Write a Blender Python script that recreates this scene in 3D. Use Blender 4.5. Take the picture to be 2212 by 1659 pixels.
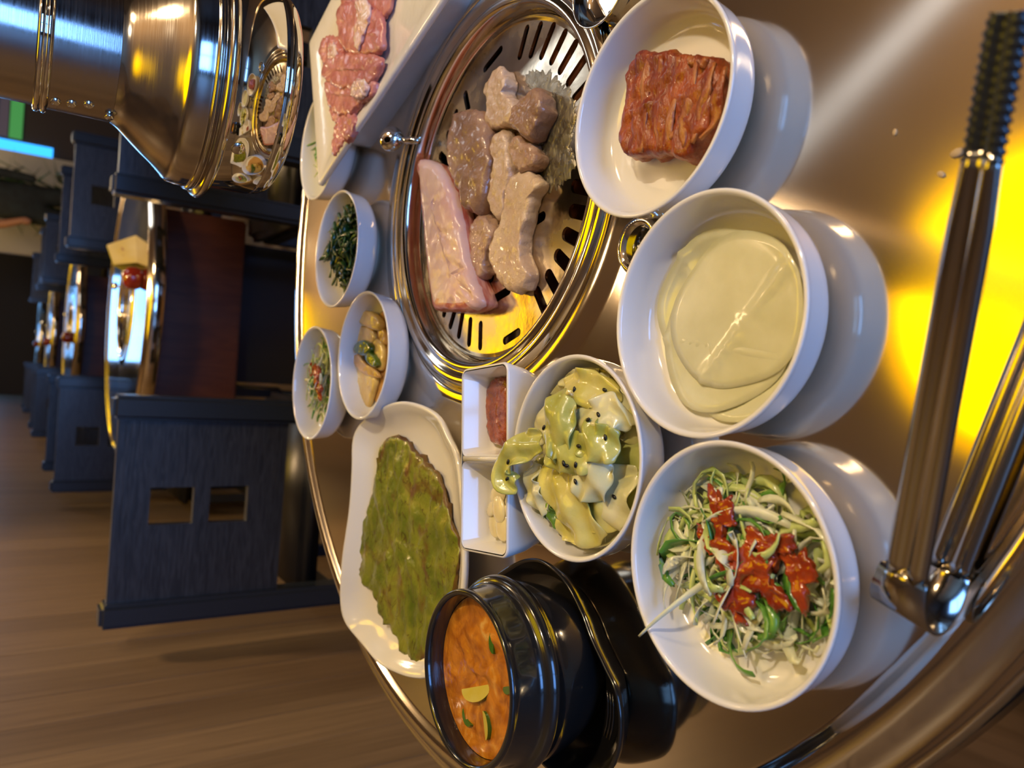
import bpy, bmesh, math, random
from mathutils import Vector, Matrix, noise
import numpy as np

# ------------------------------------------------------------------ reset
for o in list(bpy.data.objects):
    bpy.data.objects.remove(o, do_unlink=True)
scene = bpy.context.scene
col = scene.collection
R = math.radians
PI = math.pi
TZ = 0.75                      # height of the steel table tops
TX, TY = 0.157, 0.540          # centre of the near table

# ------------------------------------------------------------------ camera (phone held sideways over the table)
cam_d = bpy.data.cameras.new('camera')
cam = bpy.data.objects.new('camera', cam_d)
col.objects.link(cam)
th, ro = R(33.6), R(3.7)
Fv = Vector((0, math.cos(th), -math.sin(th)))
R0 = Vector((1, 0, 0))
U0 = Vector((0, math.sin(th), math.cos(th)))
Rv = R0 * math.cos(ro) + U0 * math.sin(ro)
Uv = -R0 * math.sin(ro) + U0 * math.cos(ro)
M = Matrix.Identity(4)
for i in range(3):
    M[i][0] = -Uv[i]
    M[i][1] = Rv[i]
    M[i][2] = -Fv[i]
M.translation = Vector((0, 0, 1.07))
cam.matrix_world = M
cam_d.sensor_width = 36.0
cam_d.lens = 36.0 * 1661 / 2212
cam_d.clip_start = 0.01
cam_d.dof.use_dof = True
cam_d.dof.focus_distance = 0.50
cam_d.dof.aperture_fstop = 9.0
scene.camera = cam

# ------------------------------------------------------------------ world, exposure, room lights
w = bpy.data.worlds.new('world')
scene.world = w
w.use_nodes = True
w.node_tree.nodes['Background'].inputs[0].default_value = (0.10, 0.075, 0.05, 1)
w.node_tree.nodes['Background'].inputs[1].default_value = 0.3
scene.view_settings.view_transform = 'Standard'
scene.view_settings.look = 'None'
scene.view_settings.exposure = 0.0
scene.view_settings.gamma = 1.0
scene.view_settings.use_curve_mapping = False


def light(name, kind, loc, energy, color, size=0.1, target=None, size_y=None, spot=None, blend=0.5):
    d = bpy.data.lights.new(name, kind)
    d.energy = energy
    d.color = color
    if kind == 'AREA':
        d.size = size
        if size_y:
            d.shape = 'RECTANGLE'
            d.size_y = size_y
    else:
        d.shadow_soft_size = size
    if kind == 'SPOT':
        d.spot_size = R(spot or 70)
        d.spot_blend = blend
    o = bpy.data.objects.new(name, d)
    col.objects.link(o)
    o.location = loc
    if target is not None:
        o.rotation_euler = (Vector(target) - Vector(loc)).to_track_quat('-Z', 'Y').to_euler()
    return o


# white downlight behind the camera to the right: the key on the dishes
light('ceiling_downlight_key', 'SPOT', (1.15, -0.30, 2.45), 78, (1.0, 0.80, 0.54), 0.05, (0.12, 0.45, 0.75), spot=64, blend=0.6)
# added warm fill lamps, unseen: plank wall, far tables, far end, ceiling
light('fill_spot_wall', 'SPOT', (0.45, 2.2, 2.5), 105, (1.0, 0.66, 0.34), 0.10, (-0.45, 2.2, 0.5), spot=110, blend=1.0)  # fill added to lift the plank wall
light('fill_point_far', 'POINT', (0.95, 6.0, 2.0), 34, (1.0, 0.72, 0.42), 0.12)  # fill added for the far part of the row
light('fill_point_end', 'POINT', (1.9, 8.0, 2.1), 18, (1.0, 0.86, 0.62), 0.10)  # fill added to brighten the cream service wall
light('fill_point_near', 'POINT', (1.2, 0.4, 2.0), 30, (1.0, 0.70, 0.38), 0.12)  # fill added to brighten the ceiling that the steel mirrors

# ------------------------------------------------------------------ materials
MATS = {}


def nodes_of(m):
    m.use_nodes = True
    nt = m.node_tree
    return nt, nt.nodes, nt.links


def mat(name, c1, c2=None, rough=0.5, metal=0.0, scale=20.0, detail=4.0, bump=0.0, bump_scale=None,
        lo=0.35, hi=0.65, sss=0.0, coat=0.0, trans=0.0, emit=None, emit_s=0.0, stretch=None, c3=None, spec=None,
        distort=0.0, rough2=None, alpha=None, aniso=0.0):
    if name in MATS:
        return MATS[name]
    m = bpy.data.materials.new(name)
    nt, N, L = nodes_of(m)
    p = N['Principled BSDF']
    p.inputs['Roughness'].default_value = rough
    p.inputs['Metallic'].default_value = metal
    if spec is not None:
        p.inputs['Specular IOR Level'].default_value = spec
    if sss:
        p.inputs['Subsurface Weight'].default_value = sss
        p.inputs['Subsurface Radius'].default_value = (0.006, 0.004, 0.002)
        p.inputs['Subsurface Scale'].default_value = 0.6
    if coat:
        p.inputs['Coat Weight'].default_value = coat
        p.inputs['Coat Roughness'].default_value = 0.05
    if trans:
        p.inputs['Transmission Weight'].default_value = trans
    if alpha is not None:
        p.inputs['Alpha'].default_value = alpha
    if aniso:
        p.inputs['Anisotropic'].default_value = aniso
    if emit is not None:
        p.inputs['Emission Color'].default_value = (*emit, 1)
        p.inputs['Emission Strength'].default_value = emit_s
    if c2 is None:
        p.inputs['Base Color'].default_value = (*c1, 1)
    tc = N.new('ShaderNodeTexCoord')
    mp = N.new('ShaderNodeMapping')
    L.new(tc.outputs['Object'], mp.inputs['Vector'])
    if stretch:
        mp.inputs['Scale'].default_value = stretch
    if c2 is not None or rough2 is not None:
        nz = N.new('ShaderNodeTexNoise')
        nz.inputs['Scale'].default_value = scale
        nz.inputs['Detail'].default_value = detail
        nz.inputs['Distortion'].default_value = distort
        L.new(mp.outputs[0], nz.inputs['Vector'])
        if c2 is not None:
            rp = N.new('ShaderNodeValToRGB')
            e = rp.color_ramp.elements
            e[0].position, e[0].color = lo, (*c1, 1)
            e[1].position, e[1].color = hi, (*c2, 1)
            if c3 is not None:
                k = rp.color_ramp.elements.new(min(0.99, hi + 0.14))
                k.color = (*c3, 1)
            L.new(nz.outputs['Fac'], rp.inputs['Fac'])
            L.new(rp.outputs['Color'], p.inputs['Base Color'])
        if rough2 is not None:
            mr = N.new('ShaderNodeMapRange')
            mr.inputs['From Min'].default_value = lo
            mr.inputs['From Max'].default_value = hi
            mr.inputs['To Min'].default_value = rough
            mr.inputs['To Max'].default_value = rough2
            L.new(nz.outputs['Fac'], mr.inputs['Value'])
            L.new(mr.outputs[0], p.inputs['Roughness'])
    if bump:
        nb = N.new('ShaderNodeTexNoise')
        nb.inputs['Scale'].default_value = bump_scale or scale
        nb.inputs['Detail'].default_value = 5
        L.new(mp.outputs[0], nb.inputs['Vector'])
        b = N.new('ShaderNodeBump')
        b.inputs['Strength'].default_value = bump
        b.inputs['Distance'].default_value = 0.002
        L.new(nb.outputs['Fac'], b.inputs['Height'])
        L.new(b.outputs[0], p.inputs['Normal'])
    MATS[name] = m
    return m


steel = mat('brushed_steel', (0.68, 0.61, 0.50), rough=0.075, rough2=0.115, metal=1.0, scale=6)
steel_rim = mat('polished_rim_steel', (0.70, 0.62, 0.50), rough=0.10, metal=1.0)
steel_plate = mat('grill_steel', (0.56, 0.48, 0.36), (0.66, 0.58, 0.46), rough=0.13, rough2=0.34, metal=1.0, scale=22, bump=0.10, bump_scale=70, lo=0.42, hi=0.62)
chrome = mat('chrome', (0.72, 0.69, 0.64), rough=0.05, metal=1.0)
hood_steel = mat('hood_steel', (0.52, 0.48, 0.43), rough=0.10, rough2=0.16, metal=1.0, scale=30, stretch=(1, 1, 60))
pipe_steel = mat('pipe_steel', (0.46, 0.42, 0.38), rough=0.16, rough2=0.26, metal=1.0, scale=20, stretch=(1, 1, 40), bump=0.03, bump_scale=60)
tong_steel = mat('tong_steel', (0.42, 0.38, 0.33), rough=0.14, metal=1.0)
tong_dark = mat('burnt_tong_steel', (0.05, 0.055, 0.06), rough=0.28, metal=0.7)
ceramic = mat('white_ceramic', (0.80, 0.78, 0.75), rough=0.10, coat=0.35)
ceramic_plate = mat('hammered_white_ceramic', (0.82, 0.80, 0.76), rough=0.10, coat=0.4, bump=0.35, bump_scale=60)
black_clay = mat('black_glazed_clay', (0.012, 0.011, 0.010), rough=0.17, coat=0.6)
black_plastic = mat('black_plastic', (0.010, 0.009, 0.008), rough=0.16, coat=0.3)
soot = mat('soot_black', (0.006, 0.005, 0.005), rough=0.9, spec=0.1)
dark_wood = mat('black_stained_wood', (0.014, 0.015, 0.018), (0.034, 0.036, 0.043), rough=0.34, scale=9, stretch=(1.2, 8, 16), distort=2.2, bump=0.18, bump_scale=14, lo=0.40, hi=0.60)
dark_wood_plain = mat('black_painted_wood', (0.018, 0.023, 0.032), rough=0.26)  # blue tint in this black stands in for reflected blue light
leather = mat('black_leather', (0.010, 0.010, 0.011), rough=0.33, bump=0.15, bump_scale=300)
red_wood = mat('red_brown_wood', (0.105, 0.030, 0.010), (0.155, 0.048, 0.016), rough=0.40, scale=6, stretch=(6, 6, 1), distort=1.0)


# ------------------------------------------------------------------ mesh helpers
def link_mesh(name, verts, faces, material, parent=None, smooth=True, mats=None, fmat=None):
    me = bpy.data.meshes.new(name)
    me.from_pydata([tuple(v) for v in verts], [], faces)
    for m in (mats or [material]):
        me.materials.append(m)
    if smooth:
        me.polygons.foreach_set('use_smooth', [True] * len(me.polygons))
    if fmat is not None:
        me.polygons.foreach_set('material_index', fmat)
    me.update()
    o = bpy.data.objects.new(name, me)
    col.objects.link(o)
    if parent is not None:
        o.parent = parent
    return o


def fix_normals(o):
    bm = bmesh.new()
    bm.from_mesh(o.data)
    bmesh.ops.recalc_face_normals(bm, faces=bm.faces)
    bm.to_mesh(o.data)
    bm.free()
    return o


def tag(o, label, cat, group=None, kind=None):
    o['label'] = label
    o['category'] = cat
    if group:
        o['group'] = group
    if kind:
        o['kind'] = kind
    return o


def thing(name, label, cat, loc=(0, 0, 0), rotz=0.0, group=None, kind=None):
    o = bpy.data.objects.new(name, None)
    o.empty_display_size = 0.02
    col.objects.link(o)
    o.location = loc
    o.rotation_euler = (0, 0, rotz)
    return tag(o, label, cat, group, kind)


def structure(o):
    o['kind'] = 'structure'
    return o


def lathe_data(prof, n=72, close_axis=True):
    verts, faces = [], []
    rings = []
    for r, z in prof:
        if r < 1e-6:
            rings.append([len(verts)])
            verts.append((0, 0, z))
        else:
            s = len(verts)
            for i in range(n):
                a = 2 * PI * i / n
                verts.append((r * math.cos(a), r * math.sin(a), z))
            rings.append(list(range(s, s + n)))
    for a, b in zip(rings[:-1], rings[1:]):
        for i in range(n):
            j = (i + 1) % n
            if len(a) == 1 and len(b) == 1:
                continue
            if len(a) == 1:
                faces.append((a[0], b[i], b[j]))
            elif len(b) == 1:
                faces.append((a[i], b[0], a[j]))
            else:
                faces.append((a[i], b[i], b[j], a[j]))
    return verts, faces


def smooth_prof(prof, k=4):
    """Catmull-Rom through profile points"""
    p = [Vector((a, b, 0)) for a, b in prof]
    out = []
    for i in range(len(p) - 1):
        p0, p1, p2, p3 = p[max(i - 1, 0)], p[i], p[i + 1], p[min(i + 2, len(p) - 1)]
        for s in range(k):
            t = s / k
            q = 0.5 * ((2 * p1) + (-p0 + p2) * t + (2 * p0 - 5 * p1 + 4 * p2 - p3) * t * t + (-p0 + 3 * p1 - 3 * p2 + p3) * t ** 3)
            out.append((max(q.x, 0.0), q.y))
    out.append(prof[-1])
    return out


def lathe(name, prof, material, parent=None, n=72, smooth_k=0, smooth=True):
    if smooth_k:
        prof = smooth_prof(prof, smooth_k)
    v, f = lathe_data(prof, n)
    return fix_normals(link_mesh(name, v, f, material, parent, smooth))


def box_data(x0, x1, y0, y1, z0, z1, bev=0.0, seg=2):
    bm = bmesh.new()
    bmesh.ops.create_cube(bm, size=1)
    bmesh.ops.scale(bm, vec=(x1 - x0, y1 - y0, z1 - z0), verts=bm.verts)
    bmesh.ops.translate(bm, vec=((x0 + x1) / 2, (y0 + y1) / 2, (z0 + z1) / 2), verts=bm.verts)
    if bev:
        bmesh.ops.bevel(bm, geom=bm.edges[:], offset=bev, segments=seg, affect='EDGES')
    return bm


def box(name, x0, x1, y0, y1, z0, z1, material, parent=None, bev=0.0, seg=2, smooth=False):
    bm = box_data(x0, x1, y0, y1, z0, z1, bev, seg)
    me = bpy.data.meshes.new(name)
    bm.to_mesh(me)
    bm.free()
    me.materials.append(material)
    if smooth:
        me.polygons.foreach_set('use_smooth', [True] * len(me.polygons))
    o = bpy.data.objects.new(name, me)
    col.objects.link(o)
    if parent is not None:
        o.parent = parent
    return o


def resample(pts, n, closed=True):
    """Catmull-Rom smooth closed outline resampled to n points by arc length"""
    P = [Vector((p[0], p[1], p[2] if len(p) > 2 else 0)) for p in pts]
    m = len(P)
    dense = []
    rng = range(m) if closed else range(m - 1)
    for i in rng:
        if closed:
            p0, p1, p2, p3 = P[(i - 1) % m], P[i], P[(i + 1) % m], P[(i + 2) % m]
        else:
            p0, p1, p2, p3 = P[max(i - 1, 0)], P[i], P[i + 1], P[min(i + 2, m - 1)]
        for s in range(10):
            t = s / 10
            dense.append(0.5 * ((2 * p1) + (-p0 + p2) * t + (2 * p0 - 5 * p1 + 4 * p2 - p3) * t * t + (-p0 + 3 * p1 - 3 * p2 + p3) * t ** 3))
    dense.append(P[0] if closed else P[-1])
    L = [0]
    for a, b in zip(dense[:-1], dense[1:]):
        L.append(L[-1] + (b - a).length)
    out = []
    k = 0
    cnt = n if closed else n - 1
    for i in range(n):
        d = L[-1] * i / cnt
        while k < len(L) - 2 and L[k + 1] < d:
            k += 1
        seg = max(L[k + 1] - L[k], 1e-9)
        out.append(dense[k].lerp(dense[k + 1], min(1, (d - L[k]) / seg)))
    return out


def near_on(spine, p):
    best = None
    for a, b in zip(spine[:-1], spine[1:]):
        ab = b - a
        t = 0 if ab.length < 1e-9 else max(0, min(1, (p - a).dot(ab) / ab.length_squared))
        q = a + ab * t
        d = (q - p).length
        if best is None or d < best[0]:
            best = (d, q)
    return best[1]


def patty(name, outline, origin, height, material, parent=None, n=64, spine=None, rings=None, amp=0.0, freq=80, seed=0.0,
          edge_amp=0.0, lift=None, mats=None, side_index=None):
    """A slab of food grown from its plan outline: outline shrinks to its spine while the height rises.
    rings: list of (shrink 0..1, z 0..1)"""
    ox, oy, oz = origin
    pts = resample(outline, n)
    c = sum(pts, Vector()) / len(pts)
    if spine is None:
        # principal axis spine
        A = np.array([[p.x - c.x, p.y - c.y] for p in pts])
        ev, vec = np.linalg.eigh(A.T @ A / len(A))
        ax = Vector((vec[0, 1], vec[1, 1], 0))
        l1, l2 = math.sqrt(max(ev[1], 1e-12)), math.sqrt(max(ev[0], 1e-12))
        hl = max(0, (l1 - l2) * 1.25)
        spine = [c - ax * hl, c + ax * hl]
    else:
        spine = [Vector((s[0], s[1], 0)) for s in spine]
    if rings is None:
        rings = [(0.10, 0.0), (0.03, 0.08), (0.0, 0.35), (0.02, 0.68), (0.09, 0.90), (0.22, 1.0), (0.42, 1.02), (0.62, 1.0), (0.82, 1.0), (0.97, 1.0)]
    verts, faces, fm = [], [], []
    nr = len(rings)
    for k, (s, z) in enumerate(rings):
        for i, p in enumerate(pts):
            q = p.lerp(near_on(spine, p), s)
            dz = 0
            if edge_amp:
                d = noise.noise(Vector((p.x * freq * 1.3 + seed, p.y * freq * 1.3, z * 2.0 + seed))) * edge_amp * (1 - s)
                dirv = (p - near_on(spine, p))
                if dirv.length > 1e-6:
                    q = q + dirv.normalized() * d
            if amp and z > 0.2:
                dz = amp * (noise.noise(Vector((q.x * freq + seed, q.y * freq - seed, seed))) + 0.5 * noise.noise(Vector((q.x * freq * 2.3, q.y * freq * 2.3 + seed, 3))))
            zz = z * height + dz * min(1, z)
            if lift:
                zz += lift(q.x, q.y)
            verts.append((q.x - ox, q.y - oy, zz))
    for k in range(nr - 1):
        for i in range(n):
            j = (i + 1) % n
            faces.append((k * n + i, k * n + j, (k + 1) * n + j, (k + 1) * n + i))
            fm.append(1 if (side_index is not None and k < side_index) else 0)
    # caps
    faces.append(tuple(reversed(range(n))))
    fm.append(0)
    faces.append(tuple(range((nr - 1) * n, nr * n)))
    fm.append(0)
    o = link_mesh(name, verts, faces, material, parent, True, mats=mats, fmat=fm if mats else None)
    fix_normals(o)
    if parent is None:
        o.location = (ox, oy, oz)
    return o


def sweep(path, width, thick, widthdir=None, cross=None, closed=False):
    """ribbon data along a 3-D path. width: float or list; widthdir: Vector or list"""
    n = len(path)
    verts, faces = [], []
    for i, p in enumerate(path):
        t = (path[min(i + 1, n - 1)] - path[max(i - 1, 0)])
        t = t.normalized() if t.length > 1e-9 else Vector((1, 0, 0))
        wd = widthdir[i] if isinstance(widthdir, list) else (widthdir or Vector((0, 0, 1)))
        wd = (wd - t * wd.dot(t))
        wd = wd.normalized() if wd.length > 1e-6 else t.orthogonal().normalized()
        nn = t.cross(wd).normalized()
        ww = width[i] if isinstance(width, list) else width
        cr = cross or [(-0.5, -0.5), (0.5, -0.5), (0.5, 0.5), (-0.5, 0.5)]
        for a, b in cr:
            verts.append(p + wd * (a * ww) + nn * (b * thick))
    m = len(cross or [0] * 4)
    for i in range(n - 1):
        for k in range(m):
            j = (k + 1) % m
            faces.append((i * m + k, i * m + j, (i + 1) * m + j, (i + 1) * m + k))
    faces.append(tuple(reversed(range(m))))
    faces.append(tuple(range((n - 1) * m, n * m)))
    return verts, faces


def merge(parts):
    V, F = [], []
    for v, f in parts:
        s = len(V)
        V += list(v)
        F += [tuple(i + s for i in q) for q in f]
    return V, F


def tube_data(path, rad, n=10):
    cr = [(math.cos(2 * PI * k / n), math.sin(2 * PI * k / n)) for k in range(n)]
    V, F = [], []
    m = len(path)
    prev = None
    for i, p in enumerate(path):
        t = (path[min(i + 1, m - 1)] - path[max(i - 1, 0)]).normalized()
        a = prev - t * prev.dot(t) if prev is not None else t.orthogonal()
        a.normalize()
        prev = a
        b = t.cross(a)
        r = rad[i] if isinstance(rad, list) else rad
        for c, s in cr:
            V.append(p + a * (c * r) + b * (s * r))
    for i in range(m - 1):
        for k in range(n):
            j = (k + 1) % n
            F.append((i * n + k, i * n + j, (i + 1) * n + j, (i + 1) * n + k))
    F.append(tuple(reversed(range(n))))
    F.append(tuple(range((m - 1) * n, m * n)))
    return V, F


def ellipsoid_data(c, r, rot=None, seg=10, rng=6):
    bm = bmesh.new()
    bmesh.ops.create_uvsphere(bm, u_segments=seg, v_segments=rng, radius=1)
    mm = Matrix.Diagonal((*r, 1))
    if rot is not None:
        mm = rot.to_4x4() @ mm
    bmesh.ops.transform(bm, matrix=Matrix.Translation(c) @ mm, verts=bm.verts)
    bm.verts.ensure_lookup_table()
    v = [x.co.copy() for x in bm.verts]
    f = [tuple(q.index for q in x.verts) for x in bm.faces]
    bm.free()
    return v, f


def copy_tree(o, parent=None):
    c = o.copy()
    col.objects.link(c)
    c.parent = parent
    for ch in list(o.children):
        copy_tree(ch, c)
    return c


# ------------------------------------------------------------------ the room
wall_m = mat('wall_planks', (0.135, 0.078, 0.038), (0.215, 0.130, 0.066), rough=0.45, scale=5.5, stretch=(9, 9, 0.55), detail=6, distort=0.4, lo=0.32, hi=0.70)
floor_m = mat('floor_planks', (0.16, 0.095, 0.05), (0.24, 0.15, 0.085), rough=0.35, scale=5, stretch=(10, 0.7, 1), detail=6)
ceil_m = mat('brown_ceiling', (0.46, 0.33, 0.19), (0.52, 0.38, 0.23), rough=0.7, scale=3)
plaster = mat('cream_plaster', (0.50, 0.44, 0.33), rough=0.7)
dark_plaster = mat('dark_brown_wall', (0.050, 0.033, 0.020), rough=0.6)
WX = -0.60
RX = 3.0
Y0, Y1 = -3.0, 13.0
ZC = 2.6
structure(box('floor', WX - 0.1, RX + 0.1, Y0, Y1, -0.05, 0.0, floor_m))
structure(box('ceiling', WX - 0.1, RX + 0.1, Y0, Y1, ZC, ZC + 0.05, ceil_m))
wall_left = structure(box('wall_left', WX - 0.10, WX - 0.012, Y0, Y1, 0.0, ZC, dark_plaster))
structure(box('wall_right', RX, RX + 0.1, Y0, Y1, 0, ZC, dark_plaster))
structure(box('wall_back', WX - 0.1, RX + 0.1, Y0 - 0.1, Y0, 0, ZC, dark_plaster))
wall_far = structure(box('wall_far', WX - 0.1, RX + 0.1, Y1, Y1 + 0.1, 0, ZC, dark_plaster))
# vertical planks of the left wall, one by one (shared mesh data in four cuts)
rnd = random.Random(3)
plank_mesh = []
for k in range(5):
    m_k = mat('wall_plank_tone_%d' % k, (0.150 + 0.010 * k, 0.100 + 0.007 * k, 0.056 + 0.004 * k), (0.235 + 0.010 * k, 0.160 + 0.007 * k, 0.092 + 0.004 * k),
              rough=0.42, scale=5.5 + k, stretch=(9, 11, 0.5), detail=6, distort=0.5, lo=0.30, hi=0.72)
    bm = box_data(-0.006, 0.006, -0.0595, 0.0595, 0.0, ZC, 0.0012, 1)
    me = bpy.data.meshes.new('plank')
    bm.to_mesh(me)
    bm.free()
    me.materials.append(m_k)
    plank_mesh.append(me)
y = Y0 + 0.06
while y < Y1 - 0.06:
    o = bpy.data.objects.new('plank', plank_mesh[rnd.randrange(5)])
    col.objects.link(o)
    o.parent = wall_left
    o.location = (WX - 0.006 + rnd.uniform(-0.0004, 0.0004), y, 0.0)
    y += 0.12

# far end: cream service wall, lit cyan panel with menu boards, planting
white_wall = structure(box('wall_service', 0.95, 1.93, 8.9, 9.0, 0.0, 1.55, plaster))
cyan = mat('cyan_light', (0.02, 0.15, 0.3), emit=(0.03, 0.35, 1.0), emit_s=2.2)
box_p = thing('lit_counter_front', 'cyan lit counter front with green menu boards at the far end', 'counter', (2.36, 9.3, 0))
box('counter_body', -0.42, 0.62, -0.1, 0.1, 0.0, 1.5, dark_plaster, box_p)
box('light_strip', -0.42, -0.27, -0.125, -0.1, 0.75, 1.5, cyan, box_p)
green_b = mat('green_board', (0.04, 0.16, 0.04), emit=(0.08, 0.42, 0.10), emit_s=0.55)
grey_b = mat('mauve_board', (0.10, 0.08, 0.10), emit=(0.10, 0.08, 0.11), emit_s=0.3)
box('menu_board', -0.24, 0.55, -0.125, -0.1, 1.02, 1.13, green_b, box_p)
box('menu_board', -0.24, 0.55, -0.125, -0.1, 1.14, 1.22, grey_b, box_p)
box('menu_board', -0.24, 0.55, -0.125, -0.1, 1.24, 1.32, cyan, box_p)
leaf_m = mat('plant_leaf', (0.010, 0.045, 0.008), (0.03, 0.10, 0.02), rough=0.5, scale=30)
pl = thing('potted_plant', 'bushy dark green plant beside the cream service wall', 'plant', (1.42, 8.36, 0))
lathe('pot', [(0, 0), (0.14, 0), (0.18, 0.35), (0.165, 0.35), (0.15, 0.30), (0, 0.30)], dark_plaster, pl, 24)
rnd = random.Random(11)
parts = []
for i in range(90):
    a = rnd.uniform(0, 2 * PI)
    r = rnd.uniform(0.02, 0.30)
    z = rnd.uniform(0.55, 1.35)
    base = Vector((math.cos(a) * r * 0.4, math.sin(a) * r * 0.4, 0.33 + (z - 0.33) * 0.5))
    tip = Vector((math.cos(a) * r, math.sin(a) * r, z))
    tip2 = tip + Vector((math.cos(a) * 0.12, math.sin(a) * 0.12, rnd.uniform(-0.12, 0.08)))
    parts.append(sweep([base, tip.lerp(base, 0.4), tip, tip2], [0.006, 0.03, 0.05, 0.008], 0.002, Vector((-math.sin(a), math.cos(a), 0))))
v, f = merge(parts)
fo = link_mesh('foliage', v, f, leaf_m, pl)
fo['kind'] = 'stuff'
# bluish wall screen at the far end, seen mirrored in the table tops
scr = thing('wall_screen', 'bright blue white screen high on the far wall', 'screen', (0.55, 12.95, 1.35))
box('frame', -0.65, 0.75, -0.03, 0.04, -0.05, 1.0, dark_plaster, scr)
box('display', -0.58, 0.68, -0.045, -0.03, 0.0, 0.93, mat('screen_blue', (0.1, 0.2, 0.5), emit=(0.18, 0.46, 1.0), emit_s=5.5), scr)

# unseen window, assumed behind the diner as source of the blue light
win = structure(box('window_1', -0.35, 1.45, Y0 + 0.0, Y0 + 0.06, 0.75, 2.15, dark_wood_plain))
pane_m = mat('window_glow', (0.05, 0.1, 0.3), emit=(0.16, 0.40, 1.0), emit_s=11.0)
for a, b in ((-0.30, 0.52), (0.58, 1.40)):
    p = box('pane', a, b, Y0 + 0.06, Y0 + 0.072, 0.80, 2.10, pane_m, win)

# ceiling lights of the room
led = mat('led_white', (0.8, 0.8, 0.8), emit=(0.90, 0.95, 1.0), emit_s=4.5)
t = thing('tube_light', 'slim white tube light on the brown ceiling', 'ceiling light', (0.97, 1.44, ZC), R(-55))
box('housing', -0.62, 0.62, -0.05, 0.05, -0.035, 0.0, plaster, t)
box('tube', -0.60, 0.60, -0.030, 0.030, -0.055, -0.035, mat('tube_glass', (0.7, 0.7, 0.75), emit=(0.85, 0.9, 1.0), emit_s=1.1), t)
t = thing('panel_light', 'square white panel light on the brown ceiling', 'ceiling light', (1.80, 3.02, ZC), R(20))
box('frame', -0.42, 0.42, -0.40, 0.40, -0.03, 0.0, plaster, t)
box('diffuser', -0.38, 0.38, -0.36, 0.36, -0.04, -0.03, led, t)


# ------------------------------------------------------------------ round barbecue tables
TR = 0.482
top_prof = [(0.1650, -0.006), (0.1665, 0.0018), (0.170, 0.0034), (0.178, 0.0018), (0.188, 0.0002), (0.190, 0.0), (0.192, 0.0), (0.193, 0.0), (0.4480, 0.0), (0.4490, 0.0), (0.4500, 0.0), (0.4515, 0.0004),
            (0.4545, 0.0030), (0.4580, 0.0048), (0.4630, 0.0052), (0.4665, 0.0036), (0.4700, -0.0010), (0.4750, -0.0050), (0.4785, -0.0052),
            (0.4810, -0.0036), (0.4825, -0.0050), (0.4825, -0.036), (0.4810, -0.038), (0.472, -0.038), (0.470, -0.034), (0.165, -0.034)]
collar_prof = [(0.1645, -0.006), (0.1640, 0.0015), (0.1615, 0.0050), (0.1575, 0.0062), (0.1535, 0.0052), (0.1515, 0.0028), (0.1500, 0.0026), (0.1485, 0.0042),
               (0.1460, 0.0048), (0.1435, 0.0040), (0.1415, 0.0005), (0.1405, -0.008), (0.1400, -0.0155), (0.136, -0.0160), (0.136, -0.022), (0.1645, -0.022)]
pit_prof = [(0.1395, -0.0165), (0.1390, -0.060), (0.10, -0.075), (0, -0.075)]


def make_table(label):
    t = thing('barbecue_table', label, 'table', (0, 0, 0), 0)
    o = lathe('tabletop', [(r, z + TZ) for r, z in top_prof], steel, t, 160)
    lathe('grill_collar', [(r, z + TZ) for r, z in collar_prof], steel_rim, t, 128)
    lathe('grill_pit', [(r, z + TZ) for r, z in pit_prof], soot, t, 64)
    box('apron_box', -0.28, 0.28, -0.28, 0.28, 0.46, 0.715, red_wood, t, 0.006)
    box('pedestal', -0.22, 0.22, -0.22, 0.22, 0.03, 0.46, dark_wood_plain, t, 0.004)
    box('foot_plate', -0.30, 0.30, -0.30, 0.30, 0.0, 0.03, dark_wood_plain, t, 0.006)
    return t


table = make_table('steel topped round barbecue table in front, covered with dishes')
table.location = (TX, TY, 0)
# valve knob beside the grill and the dark chrome dial between the big dishes
kx, ky = 0.229 - TX, 0.695 - TY
kn = lathe('valve_knob', smooth_prof([(0, 0.0), (0.0115, 0.0005), (0.0120, 0.004), (0.0095, 0.008), (0.0055, 0.0105), (0.0, 0.0112)], 3), chrome, table, 32)
kn.location = (kx, ky, TZ + 0.016)
kn.rotation_euler = (R(42), R(0), R(10))
v, f = tube_data([Vector((kx, ky - 0.004, TZ + 0.014)), Vector((kx - 0.003, ky - 0.02, TZ + 0.008)), Vector((kx - 0.006, ky - 0.034, TZ + 0.004))], [0.0035, 0.0035, 0.003], 12)
vs = link_mesh('valve_stem', v, f, chrome, table)
dx, dy = 0.0885 - TX, 0.3480 - TY
d1 = lathe('dial_ring', [(0.011, 0.0), (0.0175, 0.0), (0.0185, 0.003), (0.0170, 0.0055), (0.0135, 0.0055), (0.0120, 0.002), (0.011, 0.0015)], chrome, table, 48)
d1.location = (dx, dy, TZ)
d2 = lathe('dial_centre', [(0.0118, 0.0), (0.0112, 0.0035), (0.0, 0.0042)], black_plastic, table, 32)
d2.location = (dx, dy, TZ)

TABLES_Y = [2.74, 5.15, 7.55, 9.95]
far_labels = ['steel barbecue table with red brown apron behind the blue chair',
              'second steel barbecue table down the row behind, partly hidden by chairs',
              'third steel barbecue table down the row behind',
              'farthest steel barbecue table at the end of the row']
far_tables = []
for yy, lb in zip(TABLES_Y, far_labels):
    c = copy_tree(table)
    for ch in list(c.children):
        if ch.name.split('.')[0] in ('dial_ring', 'dial_centre'):
            bpy.data.objects.remove(ch, do_unlink=True)
    c.location = (0.17, yy, 0)
    c['label'] = lb
    c['group'] = 'barbecue tables in a row'
    far_tables.append(c)
table['group'] = 'barbecue tables in a row'

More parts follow.
